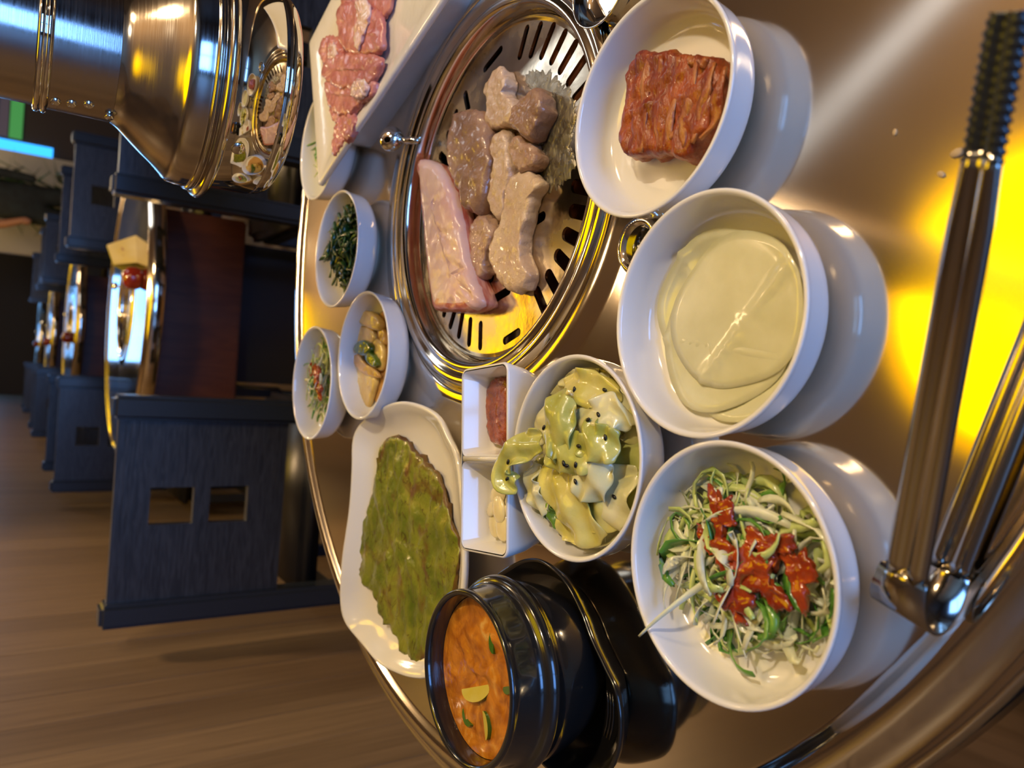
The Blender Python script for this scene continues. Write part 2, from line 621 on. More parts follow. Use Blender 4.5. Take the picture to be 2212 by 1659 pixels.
# --- grill plate with real slots
slots = [
    ([(0.281, 0.51), (0.2622, 0.5176)], 0.0052), ([(0.277, 0.4913), (0.2582, 0.5017)], 0.0052),
    ([(0.2705, 0.4739), (0.2523, 0.4868)], 0.0052), ([(0.2605, 0.458), (0.244, 0.4728)], 0.0055),
    ([(0.2485, 0.4437), (0.2334, 0.4608)], 0.0058), ([(0.2338, 0.4312), (0.2212, 0.4495)], 0.0060),
    ([(0.2154, 0.4232), (0.2072, 0.4415)], 0.0060), ([(0.277, 0.5481), (0.2682, 0.5713)], 0.0050),
    ([(0.2549, 0.6036), (0.2403, 0.5968)], 0.0058), ([(0.2412, 0.5232), (0.2348, 0.5452)], 0.0050),
    ([(0.1911, 0.4688), (0.1864, 0.5122)], 0.0062), ([(0.1727, 0.4651), (0.1646, 0.5096)], 0.0062),
    ([(0.1507, 0.4639), (0.1451, 0.5074)], 0.0062), ([(0.2114, 0.4787), (0.2075, 0.5081)], 0.0055),
    ([(0.2262, 0.6313), (0.2188, 0.6286)], 0.0060), ([(0.2087, 0.6433), (0.1989, 0.6295)], 0.0066),
    ([(0.2427, 0.6188), (0.2357, 0.6213)], 0.0055), ([(0.1429, 0.4338), (0.1371, 0.4153)], 0.0078),
    ([(0.1268, 0.4718), (0.1178, 0.5108)], 0.0060), ([(0.1005, 0.4901), (0.0922, 0.5213)], 0.0055),
    ([(0.067, 0.5371), (0.0738, 0.5123)], 0.0056), ([(0.0793, 0.5615), (0.0862, 0.5387)], 0.0056),
    ([(0.1253, 0.4346), (0.1198, 0.415)], 0.0080), ([(0.1097, 0.441), (0.1019, 0.4233)], 0.0080),
    ([(0.0952, 0.4494), (0.084, 0.4335)], 0.0078), ([(0.0816, 0.4592), (0.0681, 0.4465)], 0.0074),
    ([(0.0701, 0.4726), (0.0553, 0.461)], 0.0068), ([(0.0403, 0.4947), (0.034, 0.5123)], 0.0052),
    ([(0.048, 0.5516), (0.0294, 0.55)], 0.0050), ([(0.0517, 0.5688), (0.0326, 0.5687)], 0.0052),
    ([(0.0582, 0.5831), (0.0397, 0.5872)], 0.0054), ([(0.0612, 0.5975), (0.0487, 0.6034)], 0.0056),
    ([(0.0671, 0.6153), (0.0596, 0.6169)], 0.0058), ([(0.1834, 0.6546), (0.1781, 0.6446)], 0.0060)]
plate_prof = [(0, -0.0112), (0.1335, -0.0112), (0.1365, -0.0122), (0.1378, -0.0114), (0.1388, -0.0128), (0.1388, -0.0152), (0.130, -0.0136), (0, -0.0136)]
gp = lathe('grill_plate', plate_prof, steel_plate, None, 128)
gp.location = (TX, TY, TZ)
tag(gp, 'round slotted steel grill plate under the cooking pork', 'grill plate')
parts = []
for ((x0, y0), (x1, y1)), wd in slots:
    wd *= 1.3
    a = Vector((x0 - TX, y0 - TY, 0))
    b = Vector((x1 - TX, y1 - TY, 0))
    for q in (a, b):
        if q.length > 0.131:
            q *= 0.131 / q.length
    d = (b - a).normalized()
    nrm = Vector((-d.y, d.x, 0))
    ring = []
    for k in range(9):
        an = -PI / 2 + PI * k / 8
        ring.append(b + (d * math.cos(an) + nrm * math.sin(an)) * wd / 2)
    for k in range(9):
        an = PI / 2 + PI * k / 8
        ring.append(a + (d * math.cos(an) + nrm * math.sin(an)) * wd / 2)
    m = len(ring)
    vv = [p + Vector((0, 0, -0.03)) for p in ring] + [p + Vector((0, 0, 0.01)) for p in ring]
    ff = [tuple(reversed(range(m))), tuple(range(m, 2 * m))] + [(k, (k + 1) % m, m + (k + 1) % m, m + k) for k in range(m)]
    parts.append((vv, ff))


def cut_with(o, parts):
    vv, ff = merge(parts)
    cutter = link_mesh('cutter', vv, ff, soot, None, False)
    cutter.location = o.location
    md = o.modifiers.new('cut', 'BOOLEAN')
    md.operation = 'DIFFERENCE'
    md.object = cutter
    md.solver = 'EXACT'
    dg = bpy.context.evaluated_depsgraph_get()
    dg.update()
    me = bpy.data.meshes.new_from_object(o.evaluated_get(dg))
    o.modifiers.remove(md)
    me.materials.clear()
    me.materials.append(steel_plate)
    o.data = me
    bpy.data.objects.remove(cutter, do_unlink=True)
    me.polygons.foreach_set('use_smooth', [False] * len(me.polygons))


cut_with(gp, parts)
for i, c in enumerate(far_tables[:3]):
    g2 = lathe('grill_plate', plate_prof, steel_plate, None, 64)
    g2.location = (c.location.x, c.location.y, TZ)
    tag(g2, ['clean steel grill plate set into the table behind the blue chair', 'clean grill plate of the second table behind',
             'clean grill plate of the third table behind'][i], 'grill plate', 'clean grill plates')

# ------------------------------------------------------------------ crockery
dish_prof = smooth_prof([(0, 0.0025), (0.033, 0.0025), (0.035, 0.0), (0.038, 0.0), (0.0395, 0.0022), (0.048, 0.0040), (0.0555, 0.0078), (0.0592, 0.0120)], 3) + \
    smooth_prof([(0.0600, 0.0145), (0.0616, 0.0270), (0.0623, 0.0302), (0.0619, 0.0312), (0.0608, 0.0314), (0.0596, 0.0306), (0.0588, 0.0280), (0.0574, 0.0160), (0.0545, 0.0098), (0.0480, 0.0066), (0.036, 0.0056), (0, 0.0052)], 4)
dish_me = None
DISH = {
    'kimchi': (0.1593, 0.3201, 'round white dish holding the kimchi block', 1.0),
    'radish': (0.0411, 0.2698, 'round white dish holding pale radish wraps', 1.0),
    'scallion': (-0.0825, 0.2462, 'round white dish holding the large sauced scallion salad, nearest the camera', 1.0),
    'cabbage': (-0.0418, 0.3660, 'round white dish full of pickled cabbage leaves', 1.0),
    'potato': (0.0183, 0.7002, 'round white dish of yellow potato slices and green pepper', 1.0),
    'spinach': (0.1311, 0.7903, 'round white dish of dark green spinach beyond the grill', 1.0),
    'salad_left': (-0.0133, 0.8392, 'round white dish with small scallion salad beside the potato dish', 1.02),
    'salad_right': (0.2600, 0.8650, 'round white dish with scallion salad tucked under the raw meat plate', 1.02),
}
dishes = {}
for k, (x, y, lb, s) in DISH.items():
    if dish_me is None:
        o = lathe('side_dish', dish_prof, ceramic, None, 96)
        dish_me = o.data
    else:
        o = bpy.data.objects.new('side_dish', dish_me)
        col.objects.link(o)
    o.location = (x, y, TZ)
    o.scale = (s, s, s)
    tag(o, lb, 'dish', 'round white side dishes')
    dishes[k] = o


# ------------------------------------------------------------------ pork on the grill
GZ = TZ - 0.0112
pork_c = mat('cooked_pork', (0.35, 0.205, 0.145), (0.49, 0.33, 0.24), rough=0.24, scale=55, detail=6, bump=0.45, bump_scale=380, sss=0.2, coat=0.5, c3=(0.50, 0.31, 0.28))
pork_w = mat('cooked_pork_pale', (0.54, 0.38, 0.28), (0.66, 0.51, 0.39), rough=0.24, scale=40, detail=5, bump=0.45, bump_scale=420, sss=0.2, coat=0.5, c3=(0.60, 0.45, 0.38))
pork_b = mat('cooked_pork_brown', (0.23, 0.125, 0.080), (0.37, 0.225, 0.155), rough=0.24, scale=38, detail=6, bump=0.45, bump_scale=340, sss=0.15, coat=0.55, c3=(0.36, 0.205, 0.19))
belly_fat = mat('raw_belly_fat', (0.60, 0.36, 0.36), (0.68, 0.49, 0.45), rough=0.30, scale=28, bump=0.25, bump_scale=120, sss=0.25, coat=0.25)
belly_red = mat('raw_belly_lean', (0.42, 0.10, 0.075), (0.62, 0.30, 0.24), rough=0.30, scale=70, stretch=(1, 1, 4), bump=0.3, bump_scale=120, sss=0.2, coat=0.25)

belly_out = [(0.2035, 0.6539), (0.1961, 0.6261), (0.1815, 0.6032), (0.1593, 0.5828), (0.1332, 0.5674), (0.1086, 0.5565), (0.0884, 0.5449), (0.0743, 0.5329), (0.0616, 0.5248), (0.0566, 0.5483), (0.0591, 0.5884), (0.0625, 0.6094), (0.0822, 0.6192), (0.1081, 0.6283), (0.1344, 0.6366), (0.1658, 0.6467), (0.1865, 0.6534)]


def groove(path, depth, width):
    pts = [Vector((p[0], p[1], 0)) for p in path]

    def fn(x, y):
        q = Vector((x, y, 0))
        d = (near_on(pts, q) - q).length
        return -depth * max(0.0, 1 - d / width)
    return fn


gro = [groove([(0.0624, 0.5741), (0.0781, 0.5229)], 0.0035, 0.0022), groove([(0.1029, 0.5879), (0.0868, 0.5385)], 0.0030, 0.0022),
       groove([(0.1553, 0.6167), (0.1614, 0.5809)], 0.0030, 0.0022), groove([(0.1212, 0.6075), (0.1307, 0.5593)], 0.0030, 0.0022),
       groove([(0.0765, 0.5522), (0.0619, 0.5266)], 0.0035, 0.0022), groove([(0.1384, 0.6144), (0.1059, 0.56)], 0.0022, 0.0020),
       groove([(0.0834, 0.5937), (0.0974, 0.5325)], 0.0028, 0.0020)]
belly_edge = [Vector((a, b, 0)) for a, b in [(0.1843, 0.6531), (0.1658, 0.6467), (0.1344, 0.6366), (0.1081, 0.6283), (0.0822, 0.6192), (0.0617, 0.6093)]]


def belly_far(x, y):
    q = Vector((x, y, 0))
    return (near_on(belly_edge, q) - q).length


rr_belly = [(0.08, 0.0), (0.02, 0.05), (0.0, 0.30), (0.0, 0.62), (0.04, 0.88), (0.12, 1.0), (0.22, 1.02), (0.34, 1.02), (0.46, 1.02), (0.58, 1.0), (0.70, 1.0), (0.82, 1.0), (0.92, 1.0), (0.98, 1.0)]
o = patty('pork_belly', belly_out, (0.22, 0.52, GZ), 0.020, belly_fat, None, 110, rings=rr_belly, amp=0.0009, freq=120, edge_amp=0.0012, seed=2.2,
          lift=lambda x, y: sum(g(x, y) for g in gro) - 0.0035 * max(0.0, 1 - belly_far(x, y) / 0.012), mats=[belly_fat, belly_red], side_index=3)
far_edge = [Vector((a, b, 0)) for a, b in [(0.2019, 0.6547), (0.1843, 0.6531), (0.1658, 0.6467), (0.1344, 0.6366), (0.1081, 0.6283), (0.0822, 0.6192), (0.0617, 0.6093), (0.0572, 0.5798), (0.0551, 0.5481)]]
for p_ in o.data.polygons:
    q = Vector((p_.center.x + 0.22, p_.center.y + 0.52, 0))
    d = (near_on(far_edge, q) - q).length
    if d < 0.0085 + 0.004 * noise.noise(Vector((q.x * 160, q.y * 160, 0))):
        p_.material_index = 1
tag(o, 'raw pink scored pork belly slab along the left edge of the grill', 'meat', 'pork on the grill')
MEATS = [
    ([(0.2325, 0.5943), (0.2287, 0.5661), (0.2219, 0.5487), (0.2051, 0.5394), (0.1968, 0.5362), (0.1823, 0.5295), (0.1622, 0.532), (0.1444, 0.5369), (0.1389, 0.5509), (0.1461, 0.5671), (0.1634, 0.5812), (0.1782, 0.5962), (0.2002, 0.6042), (0.2163, 0.603)],
     0.017, pork_b, 'large brown cooked pork chunk in the middle of the grill', 0.0028, 90),
    ([(0.2552, 0.5324), (0.2482, 0.5219), (0.2363, 0.5164), (0.2307, 0.5198), (0.22, 0.5059), (0.2061, 0.501), (0.2009, 0.503), (0.2056, 0.5341), (0.213, 0.5458), (0.2291, 0.5463), (0.2424, 0.5531), (0.251, 0.5432)],
     0.013, pork_w, 'pale flat cooked pork piece farthest along the grill', 0.0018, 120),
    ([(0.2197, 0.471), (0.2134, 0.4633), (0.2006, 0.4595), (0.193, 0.4627), (0.1845, 0.47), (0.1811, 0.4744), (0.1864, 0.4854), (0.1991, 0.5015), (0.2068, 0.5037), (0.2139, 0.4968), (0.2177, 0.4847)],
     0.017, pork_b, 'brown pointed pork chunk by the soapy side of the grill', 0.0020, 100),
    ([(0.2015, 0.5231), (0.1963, 0.5123), (0.1862, 0.5078), (0.1705, 0.5014), (0.1599, 0.5021), (0.1463, 0.5064), (0.1339, 0.5076), (0.128, 0.5142), (0.1354, 0.5248), (0.1469, 0.5319), (0.1616, 0.5308), (0.1757, 0.5269), (0.1884, 0.5341), (0.1972, 0.5317)],
     0.014, pork_w, 'narrow pale pork strip in the middle of the meat', 0.0020, 120),
    ([(0.1911, 0.498), (0.1843, 0.4852), (0.1747, 0.4719), (0.1684, 0.4664), (0.1625, 0.4693), (0.1603, 0.4824), (0.1644, 0.4942), (0.176, 0.502), (0.1849, 0.505)],
     0.014, pork_c, 'small pink brown pork chunk between the strips', 0.0018, 120),
    ([(0.1633, 0.5001), (0.1606, 0.4808), (0.1535, 0.4674), (0.1467, 0.4637), (0.1407, 0.4725), (0.1308, 0.475), (0.1207, 0.4769), (0.111, 0.4819), (0.0968, 0.479), (0.0821, 0.4694), (0.0728, 0.4726), (0.0692, 0.4858), (0.0743, 0.5046), (0.0862, 0.5176), (0.1019, 0.5279), (0.1147, 0.526), (0.1261, 0.5149), (0.1397, 0.5091), (0.154, 0.5082)],
     0.013, pork_w, 'long pale pork strip lying nearest the right slots', 0.0016, 130),
    ([(0.1374, 0.5507), (0.1346, 0.5372), (0.1276, 0.5299), (0.1166, 0.5257), (0.1044, 0.532), (0.0934, 0.5342), (0.0869, 0.5334), (0.0847, 0.5433), (0.0926, 0.5548), (0.1046, 0.5594), (0.1174, 0.5626), (0.1302, 0.5596)],
     0.012, pork_c, 'small wrinkled brown pork piece beside the raw belly', 0.0018, 130),
]
for i, (ol, h, mm, lb, amp, fr) in enumerate(MEATS):
    cx = sum(p[0] for p in ol) / len(ol)
    cy = sum(p[1] for p in ol) / len(ol)
    o = patty('pork_piece', ol, (cx, cy, GZ), h, mm, None, 110, amp=amp * 0.85, freq=fr * 1.1, edge_amp=0.0028, seed=3.1 * i + 0.7,
              rings=[(0.10, 0.0), (0.03, 0.08), (0.0, 0.32), (0.01, 0.58), (0.04, 0.80), (0.10, 0.94), (0.18, 1.0)] + [(0.18 + 0.08 * k, 1.02) for k in range(1, 11)])
    tag(o, lb, 'meat', 'pork on the grill')

# greasy froth left on the plate beside the meat
film_m = mat('greasy_froth', (0.50, 0.46, 0.38), (0.62, 0.59, 0.52), rough=0.18, rough2=0.45, metal=0.8, scale=110, detail=8, bump=1.0, bump_scale=190, alpha=0.42)
fo_ = [(0.2448, 0.4979), (0.2314, 0.4711), (0.2149, 0.4495), (0.1969, 0.4385), (0.1779, 0.4418), (0.1602, 0.4368), (0.1471, 0.4462), (0.1458, 0.4676), (0.1695, 0.4821), (0.1855, 0.4749), (0.2029, 0.475), (0.2259, 0.4946), (0.2405, 0.5076)]
patty('grease_film', fo_, (TX, TY, 0), 0.0005, film_m, gp, 120, amp=0.0002, freq=500, edge_amp=0.009, seed=6.0, rings=[(0.0, 0.0), (0.01, 0.15), (0.10, 0.5), (0.3, 0.9), (0.5, 1.0), (0.7, 1.0), (0.9, 1.0)]).location = (0, 0, -0.0112)

# ------------------------------------------------------------------ kimchi block
kim_m = mat('kimchi', (0.17, 0.020, 0.004), (0.40, 0.085, 0.016), rough=0.32, scale=85, detail=8, bump=1.0, bump_scale=230, coat=0.25, stretch=(0.6, 1.3, 1), c3=(0.46, 0.19, 0.055))
kim_leaf = mat('kimchi_leaf', (0.26, 0.045, 0.008), (0.50, 0.20, 0.06), rough=0.32, scale=80, detail=8, bump=0.9, bump_scale=230, coat=0.25, stretch=(0.6, 1.4, 1), c3=(0.60, 0.36, 0.16))
kc = DISH['kimchi']
kol = [(0.1965, 0.3329), (0.1905, 0.3175), (0.1845, 0.2996), (0.1778, 0.2835), (0.1714, 0.2752), (0.1574, 0.275), (0.1437, 0.2775), (0.1334, 0.2855), (0.1255, 0.2972), (0.1321, 0.3081), (0.1335, 0.316), (0.1356, 0.3311), (0.1379, 0.3442), (0.1508, 0.3503), (0.1616, 0.3493), (0.1746, 0.3461), (0.1909, 0.3452)]
kt = thing('kimchi_block', 'folded red cabbage kimchi block in a white dish', 'kimchi', (kc[0], kc[1], TZ + 0.0056))


def kim_lift(x, y):
    return 0.0022 * noise.noise(Vector((x * 35, y * 240, 1.0))) + 0.0016 * noise.noise(Vector((x * 90, y * 130, 4.0)))


patty('folded_leaves', kol, (kc[0], kc[1], 0), 0.019, kim_m, kt, 110, amp=0.0015, freq=140, edge_amp=0.0035, seed=5.0, lift=kim_lift,
      rings=[(0.12, 0.0), (0.03, 0.06), (0.0, 0.30), (0.03, 0.50), (0.0, 0.70), (0.03, 0.92), (0.10, 1.0), (0.20, 1.0), (0.30, 1.0), (0.40, 1.0), (0.50, 1.0), (0.60, 1.0), (0.70, 1.0), (0.80, 1.0), (0.90, 1.0), (0.97, 1.0)])
rnd = random.Random(5)
strips = [[(0.1899, 0.3277), (0.1701, 0.3278), (0.149, 0.3277), (0.136, 0.3284)], [(0.187, 0.3164), (0.1696, 0.3166), (0.1516, 0.3168), (0.1336, 0.3116)],
          [(0.1817, 0.3019), (0.1639, 0.3055), (0.1488, 0.3059), (0.1325, 0.3062)], [(0.1766, 0.2899), (0.1625, 0.2919), (0.1462, 0.2955), (0.1315, 0.2959)],
          [(0.1718, 0.2784), (0.1592, 0.2804), (0.1458, 0.284), (0.1325, 0.2893)], [(0.1672, 0.2713), (0.1546, 0.2724), (0.1413, 0.2758), (0.1334, 0.283)],
          [(0.1645, 0.2905), (0.1529, 0.2927), (0.1449, 0.3004), (0.1385, 0.305)], [(0.1795, 0.295), (0.173, 0.2864), (0.1745, 0.2817)]]
for i, s in enumerate(strips):
    pth = resample([(x - kc[0], y - kc[1], 0.0185 + 0.0012 * math.sin(3 * j + i)) for j, (x, y) in enumerate(s)], 16, closed=False)
    wds = [0.0075 * (0.35 + 0.65 * math.sin(PI * (k + 1) / 17)) * rnd.uniform(0.8, 1.15) for k in range(16)]
    wdir = [Vector((math.cos(i * 0.7) * 0.5, 1.0, 0.5 * math.sin(k * 0.5 + i))) for k in range(16)]
    wdir = [Vector((1.0, 0.15, 0.5 * math.sin(k * 0.5 + i))) if i < 7 else Vector((0, 1, 0)) for k in range(16)]
    # ribs run roughly along world X, so their width lies along Y
    wdir = [Vector((0.2, 1.0, 0.45 * math.sin(k * 0.45 + i))) for k in range(16)]
    cr = [(-0.5, 0.0), (-0.25, 0.6), (0.0, 0.8), (0.25, 0.6), (0.5, 0.0), (0.25, -0.3), (-0.25, -0.3)]
    v, f = sweep(pth, wds, 0.0022, wdir, cr)
    fix_normals(link_mesh('leaf_strip', v, f, kim_leaf, kt))

# ------------------------------------------------------------------ radish wraps
rad_m = mat('radish_wrap', (0.62, 0.60, 0.38), (0.70, 0.68, 0.47), rough=0.22, scale=40, sss=0.15, coat=0.4, bump=0.08, bump_scale=60)
rc = DISH['radish']
for i, (x, y, r, z, sd) in enumerate([(0.030, 0.262, 0.042, 0.0062, 1.0), (0.047, 0.280, 0.041, 0.0074, 2.0), (0.036, 0.272, 0.043, 0.0086, 3.0), (0.0445, 0.2665, 0.0415, 0.0098, 4.0)]):
    n, m = 56, 9
    V, F = [(0, 0, 0)], []
    for k in range(1, m + 1):
        for j in range(n):
            a = 2 * PI * j / n
            rr = r * k / m * (1 + 0.035 * math.sin(2 * a + sd) + 0.025 * math.sin(3 * a + 2 * sd) + 0.02 * math.sin(5 * a))
            px, py = rr * math.cos(a), rr * math.sin(a)
            fold = 0.0026 * max(0.0, 1 - abs(px * math.cos(sd) + py * math.sin(sd) - 0.010) / 0.0035) * min(1, k / 4)
            zz = 0.0009 * math.sin(2 * a + sd) * (k / m) ** 2 + fold
            gx, gy = x + px - rc[0], y + py - rc[1]
            dd = math.hypot(gx, gy)
            if dd > 0.044:
                zz += (dd - 0.044) * 0.55
            V.append((px, py, zz))
    for j in range(n):
        F.append((0, 1 + j, 1 + (j + 1) % n))
    for k in range(m - 1):
        for j in range(n):
            a0 = 1 + k * n + j
            a1 = 1 + k * n + (j + 1) % n
            F.append((a0, a0 + n, a1 + n, a1))
    top = len(V)
    V2 = V + [(p[0], p[1], p[2] - 0.0007) for p in V]
    F2 = F + [tuple(reversed([q + top for q in f])) for f in F] + [(1 + (m - 1) * n + j, top + 1 + (m - 1) * n + j, top + 1 + (m - 1) * n + (j + 1) % n, 1 + (m - 1) * n + (j + 1) % n) for j in range(n)]
    o = fix_normals(link_mesh('radish_slice', V2, F2, rad_m))
    o.location = (x, y, TZ + z)
    tag(o, ('lowest thin radish slice, mostly hidden in the stack', 'second thin radish slice, its edge showing on the far side', 'third thin radish slice from the bottom of the stack', 'topmost thin pale radish slice with a fold across it')[i], 'radish', 'radish wraps stacked in a dish')

# ------------------------------------------------------------------ shredded scallion salads
sh_white = mat('scallion_white', (0.66, 0.68, 0.46), (0.74, 0.76, 0.60), rough=0.25, scale=60, sss=0.2, coat=0.4)
sh_pale = mat('scallion_pale_green', (0.42, 0.54, 0.14), (0.60, 0.68, 0.30), rough=0.25, scale=60, sss=0.15, coat=0.4)
sh_green = mat('scallion_green', (0.05, 0.20, 0.025), (0.14, 0.34, 0.05), rough=0.28, scale=60, coat=0.4)
sauce_red = mat('red_chilli_sauce', (0.23, 0.020, 0.004), (0.40, 0.055, 0.008), rough=0.14, scale=90, coat=0.7, bump=0.4, bump_scale=160)
sauce_brown = mat('brown_soy_sauce', (0.10, 0.025, 0.008), (0.32, 0.10, 0.02), rough=0.14, scale=90, coat=0.6)


def shreds(rnd, count, rx, ry, zmax, wlo, whi, llo, lhi, rot=0.0, z0=0.0010):
    parts = []
    for i in range(count):
        a, q = rnd.uniform(0, 2 * PI), math.sqrt(rnd.random())
        lx, ly = rx * q * math.cos(a), ry * q * math.sin(a)
        cx = lx * math.cos(rot) - ly * math.sin(rot)
        cy = lx * math.sin(rot) + ly * math.cos(rot)
        hmax = zmax * (1 - 0.75 * q * q)
        cz = z0 + rnd.uniform(0.0, 1.0) * hmax
        L = rnd.uniform(llo, lhi)
        h = rnd.uniform(0, 2 * PI)
        curl = rnd.uniform(-1, 1) * 110
        n = 9
        p = Vector((cx, cy, cz))
        pts = []
        dirz = rnd.uniform(-0.25, 0.25)
        for k in range(n):
            pts.append(p.copy())
            p = p + Vector((math.cos(h), math.sin(h), dirz)) * (L / n)
            h += curl * L / n
            if math.hypot(p.x, p.y) > 0.050:
                h += 0.5
            p.z = min(max(z0, p.z), z0 + zmax * 1.05)
        mid = sum(pts, Vector()) / n - Vector((cx, cy, cz))
        for s in pts:
            s.x -= mid.x * 0.6
            s.y -= mid.y * 0.6
            rr = math.hypot(s.x, s.y)
            if rr > 0.0515:
                s.x *= 0.0515 / rr
                s.y *= 0.0515 / rr
            s.z = max(s.z, z0 + max(0, (rr - 0.042)) * 0.6)
        wd = rnd.uniform(wlo, whi)
        tw = rnd.uniform(0, PI)
        wdir = [Vector((math.cos(tw + 0.3 * k) * 0.7, math.sin(tw + 0.3 * k) * 0.7, 0.6 * math.sin(tw * 3 + 0.35 * k))) for k in range(n)]
        wl = [wd * (0.35 + 0.65 * math.sin(PI * (k + 0.7) / (n + 0.4))) for k in range(n)]
        parts.append(sweep(pts, wl, 0.0006, wdir))
    return merge(parts)


def salad(key, label, seed, rx, ry, zmax, counts, lens, widths, rot, off, sauces, sauce_mat):
    x, y, _, s = DISH[key]
    t = thing('scallion_salad', label, 'salad', (x, y, TZ + 0.0058))
    rnd = random.Random(seed)
    for nm, mm, c in (('white_shreds', sh_white, counts[0]), ('pale_green_shreds', sh_pale, counts[1]), ('green_shreds', sh_green, counts[2])):
        v, f = shreds(rnd, c, rx, ry, zmax, widths[0], widths[1], lens[0], lens[1], rot)
        v = [Vector(q) + Vector((off[0], off[1], 0)) for q in v]
        v = [q if math.hypot(q.x, q.y) < 0.0525 else Vector((q.x * 0.0525 / math.hypot(q.x, q.y), q.y * 0.0525 / math.hypot(q.x, q.y), q.z)) for q in v]
        o = link_mesh(nm, v, f, mm, t)
        o['kind'] = 'stuff'
    for k, (cx, cy, cz, r1, r2, an) in enumerate(sauces):
        ol = []
        for j in range(14):
            a = 2 * PI * j / 14
            rr = 1 + 0.35 * math.sin(3 * a + k) + 0.25 * math.sin(5 * a + 2 * k)
            lx, ly = 1.35 * r1 * rr * math.cos(a), 1.35 * r2 * rr * math.sin(a)
            ol.append((cx + lx * math.cos(an) - ly * math.sin(an), cy + lx * math.sin(an) + ly * math.cos(an)))
        o = patty('sauce', ol, (0, 0, 0), 0.0034, sauce_mat, t, 64, amp=0.0018, freq=240, edge_amp=0.004, seed=k + 1.5)
        o.location = (0, 0, cz)
    return t


def at_dish(key, pts):
    return [(a - DISH[key][0], b - DISH[key][1]) for a, b in pts]


sc = at_dish('scallion', [(-0.0565, 0.2542), (-0.0746, 0.2542), (-0.0893, 0.2416), (-0.0661, 0.2249), (-0.0832, 0.2261), (-0.076, 0.2094), (-0.0757, 0.2345), (-0.0972, 0.2465)])
salad('scallion', 'large scallion salad topped with red chilli sauce, nearest the camera', 21, 0.039, 0.046, 0.020, (105, 84, 42), (0.024, 0.060), (0.0018, 0.0062), 0.0, (0.003, 0.001),
      [(sc[0][0], sc[0][1], 0.0165, 0.008, 0.005, 0.3), (sc[1][0], sc[1][1], 0.0165, 0.009, 0.005, 1.0), (sc[2][0], sc[2][1], 0.0165, 0.010, 0.0055, 0.2),
       (sc[3][0], sc[3][1], 0.0165, 0.009, 0.005, 1.6), (sc[4][0], sc[4][1], 0.0170, 0.010, 0.006, 0.8), (sc[5][0], sc[5][1], 0.0150, 0.009, 0.005, 0.2), (sc[6][0], sc[6][1], 0.0175, 0.008, 0.005, 2.2), (sc[7][0], sc[7][1], 0.0155, 0.007, 0.004, 1.2)], sauce_red)
salad('salad_left', 'small scallion salad with brown red sauce beside the potato dish', 22, 0.042, 0.032, 0.027, (74, 62, 30), (0.018, 0.042), (0.0014, 0.0044), 0.0, (0.001, 0.006),
      [(0.010, -0.006, 0.020, 0.008, 0.006, 0.4), (-0.006, -0.012, 0.019, 0.009, 0.005, 1.0), (0.014, 0.010, 0.020, 0.006, 0.004, 1.0)], sauce_red)
salad('salad_right', 'scallion salad with brown sauce partly under the raw meat plate', 23, 0.042, 0.032, 0.024, (70, 58, 34), (0.018, 0.042), (0.0014, 0.0044), 0.2, (-0.006, 0.006),
      [(-0.004, 0.004, 0.018, 0.009, 0.006, 0.4), (-0.014, 0.000, 0.018, 0.009, 0.004, 1.6)], sauce_brown)
# one loose white shred hanging over the rim of the near salad dish
lp = [(-0.0912, 0.2629), (-0.1014, 0.2713), (-0.1153, 0.283), (-0.1276, 0.2942)]
zz = [0.018, 0.026, 0.0330, 0.0345]
pth = resample([(x, y, TZ + z) for (x, y), z in zip(lp, zz)], 14, closed=False)
v, f = sweep([p - Vector((lp[0][0], lp[0][1], TZ)) for p in pth], [0.004 - 0.00022 * k for k in range(14)], 0.0006, Vector((0.6, 0.6, 0.5)))
o = link_mesh('scallion_shred', v, f, sh_white)
o.location = (lp[0][0], lp[0][1], TZ)
tag(o, 'long loose white scallion shred hanging over the near dish rim', 'scallion')

# ------------------------------------------------------------------ spinach
sp_m = mat('blanched_spinach', (0.006, 0.030, 0.005), (0.030, 0.095, 0.016), rough=0.30, scale=90, coat=0.4)
sp_l = mat('spinach_stem', (0.12, 0.24, 0.03), (0.22, 0.34, 0.06), rough=0.30, scale=60, coat=0.4)
x, y, _, s = DISH['spinach']
t = thing('spinach_heap', 'seasoned dark green spinach heap in a white dish', 'spinach', (x, y, TZ + 0.0058))
rnd = random.Random(31)
v, f = shreds(rnd, 300, 0.046, 0.034, 0.034, 0.003, 0.008, 0.014, 0.034, 0.0)
o = link_mesh('leaves', [Vector(q) + Vector((0.002, -0.008, 0)) for q in v], f, sp_m, t)
o['kind'] = 'stuff'
v, f = shreds(rnd, 36, 0.044, 0.032, 0.035, 0.0015, 0.0028, 0.012, 0.026, 0.0)
o = link_mesh('stems', [Vector(q) + Vector((0.002, -0.008, 0)) for q in v], f, sp_l, t)
o['kind'] = 'stuff'

# ------------------------------------------------------------------ pickled cabbage, leaf by leaf
cab_w = mat('cabbage_white', (0.62, 0.59, 0.28), (0.72, 0.69, 0.44), rough=0.26, scale=45, detail=5, sss=0.2, coat=0.5, bump=0.3, bump_scale=90, stretch=(1, 1, 1))
cab_y = mat('cabbage_yellow', (0.56, 0.50, 0.09), (0.68, 0.62, 0.24), rough=0.26, scale=45, detail=5, sss=0.2, coat=0.5, bump=0.3, bump_scale=90)
cab_g = mat('cabbage_green', (0.36, 0.38, 0.06), (0.56, 0.55, 0.17), rough=0.26, scale=50, detail=5, sss=0.15, coat=0.5, bump=0.35, bump_scale=90)
cab_d = mat('cabbage_dark_green', (0.08, 0.20, 0.02), (0.18, 0.32, 0.05), rough=0.25, scale=50, coat=0.5)
seed_m = mat('black_sesame', (0.006, 0.005, 0.005), rough=0.35)
x0, y0, _, s = DISH['cabbage']
